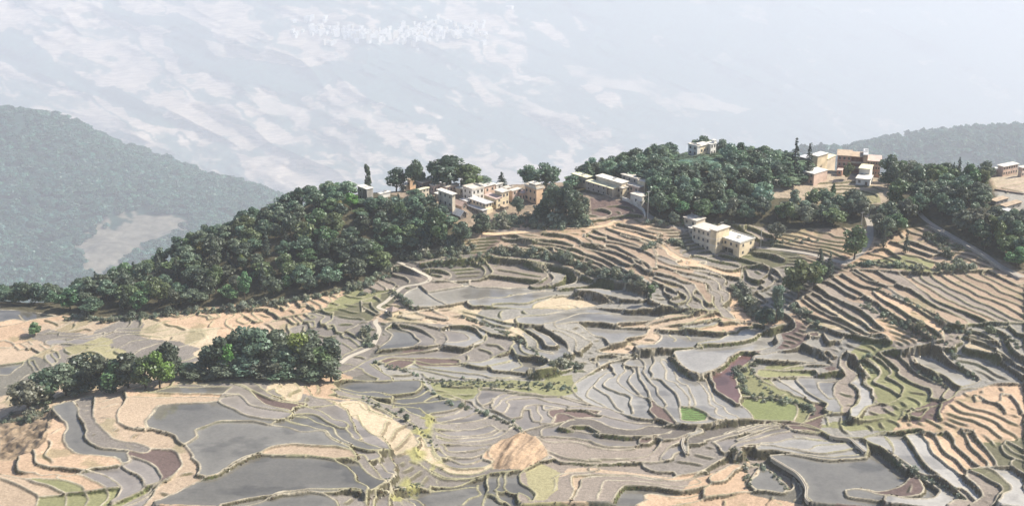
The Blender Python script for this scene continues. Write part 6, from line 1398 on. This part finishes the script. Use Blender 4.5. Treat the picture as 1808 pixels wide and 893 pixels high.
# ------------------------------------------------------------------ poles
def pole(px, by, ty, lab, arm=True, lean=0):
    p = gpt(px, by)[0]; m = mpp(*p); h = (by - ty) * m * 1.06
    r = bpy.data.objects.new('utility_pole', None); COL.objects.link(r); r.location = tuple(p); tag(r, lab, 'pole', 'utility poles'); r.rotation_euler = (0, lean, .4)
    link('post', raw_mesh('post', *tube([(0, 0, -1), (0, 0, h)], [.18, .13], 10), M_POLE, smooth=True), r)
    if arm:
        a = link('crossarm', raw_mesh('crossarm', *boxf(-1.0, 1.0, -.08, .08, h - .55, h - .38), M_METAL), r)
        for s in (-.85, 0, .85):
            i = link('insulator', raw_mesh('insulator', *tube([(s, 0, h - .38), (s, 0, h - .12)], [.07, .05], 8), R_['white']), a)
for a in ((1221, 391, 375, 'short pole behind the left end of the big cream farmhouse', False), (1274, 402, 391, 'small pole with crossarm on the pinkish field behind the big cream farmhouse', True), (1343, 436, 406, 'tall bare pole at the right end of the big cream farmhouse', False),
          (1521, 398, 374, 'pole with crossarm standing left of the grey road at the tree belt', True), (1143.5, 386, 338, 'tall pole in front of the small white balcony house', True), (1674, 351, 327, 'whitish leaning pole in front of the right crest wood', False, .12), (1383, 318, 296, 'thin pole by the fields left of the pink house', False)):
    pole(*a)
# low retaining walls
M_STONE = flat_mat('field_stone', (.36, .33, .29), amp=.3, scale=1.6)
def wall_line(pts, h, t, lab, name='stone_wall', mat=None):
    p = catmull(np.array(pts, float), 8); q = gpt(p[:, 0], p[:, 1]); xy = resample(q[:, :2], 1.0); z = zground(xy[:, 0], xy[:, 1])
    tg = np.gradient(xy, axis=0); tg /= np.hypot(tg[:, 0], tg[:, 1])[:, None] + 1e-9; nn = np.stack([-tg[:, 1], tg[:, 0]], -1); n = len(xy)
    vs = np.concatenate([np.concatenate([xy + nn * o * t, (z + dz)[:, None]], 1) for o, dz in ((-.5, -1), (-.5, h), (.5, h), (.5, -1))]); i = np.arange(n - 1)
    fs = np.concatenate([np.stack([i + a * n, i + 1 + a * n, i + 1 + (a + 1) * n, i + (a + 1) * n], -1) for a in range(3)] + [np.array([[0, n, 2 * n, 3 * n], [n - 1, 4 * n - 1, 3 * n - 1, 2 * n - 1]])])
    tag(link(name, raw_mesh(name, vs, fs, mat or M_STONE)), lab, 'wall')
wall_line([(1099, 353), (1112, 358), (1126, 366), (1136, 374), (1139, 384)], 1.6, .4, 'curved pale retaining wall round the right side of the ploughed field', mat=W['white'])
wall_line([(1640, 402), (1680, 422), (1715, 441), (1738, 455), (1764, 474), (1800, 494)], 1.0, .5, 'long low stone wall along the road at the shady wood')
wall_line([(1756, 336), (1780, 340), (1808, 344)], .8, .5, 'low bank wall above the pale pond on the right', mat=W['brown'])

# ------------------------------------------------------------------ far village across the valley: each house small but separate
FM = []
for i, (wl, ro) in enumerate((('white', 'white'), ('white', 'pale'), ('cream', 'white'), ('white', 'tin'))):
    L, D_, H = [(26, 20, 17), (32, 18, 12), (20, 20, 22), (24, 18, 14)][i]
    ow = join([boxf(-L / 2, L / 2, -D_ / 2, D_ / 2, -9, H), boxf(L * .1, L / 2 - .5, -D_ / 2 + .6, D_ / 2 - .6, H, H + 2.8)])
    owr = join([boxf(-L / 2 - .5, L * .1 - .02, -D_ / 2 - .5, D_ / 2 + .5, H, H + .4), boxf(L * .1 - .4, L / 2 + .1, -D_ / 2 + .1, D_ / 2 - .1, H + 2.8, H + 3.2)])
    wn_ = join([boxf(-L / 2 + L * (k + .5) / 4 - .7, -L / 2 + L * (k + .5) / 4 + .7, -D_ / 2 - .05, -D_ / 2 + .1, z, z + 1.5) for k in range(4) for z in np.arange(1, H - 2, 3.1)])
    v, f = join([ow, owr, wn_]); n1, n2 = len(ow[1]), len(owr[1])
    mi = np.concatenate([np.zeros(n1), np.ones(n2), np.full(len(wn_[1]), 2)])
    FM.append(raw_mesh('house', v, f, None, mats=[W[wl], R_[ro], M_GLASS], mi=mi))
rv_ = np.random.default_rng(5); placed = []
for k in range(1400):
    px = 690 + rv_.normal(0, 70) if rv_.uniform() < .75 else rv_.uniform(515, 860); py = 57 + rv_.normal(0, 11) + (px - 690) * .02
    t = abs(px - 690) / 170
    cen = 60 + 12 * math.sin(px / 46) + (16 if 610 < px < 760 else -6) * rv_.uniform(0, 1)
    if not (515 < px < 862 and 20 < py < 92) or abs(py - cen) > 24: continue
    if any(abs(px - a) < 3.0 and abs(py - b) < 2.2 for a, b in placed): continue
    placed.append((px, py))
    p = mountain_pt(px, py)
    o = link('house', FM[int(rv_.integers(4))]); o.location = tuple(p); o.rotation_euler = (0, 0, rv_.uniform(.45, 1.15)); s = rv_.uniform(1.2, 2.4); o.scale = (s, s, s * rv_.uniform(.8, 1.3))
    tag(o, 'tiny white house of the hazy town far across the valley', 'house', 'white houses of the far hazy town')
    if len(placed) >= 170: break
p = mountain_pt(902, 14); o = link('house', FM[1]); o.location = tuple(p); o.scale = (2.6, 2.2, 1.6); o.rotation_euler = (0, 0, -.6); tag(o, 'isolated bright white building high on the far slope, right of the hazy town', 'house')
for i, (px, py) in enumerate(((1268, 268), (1262, 266))): pass
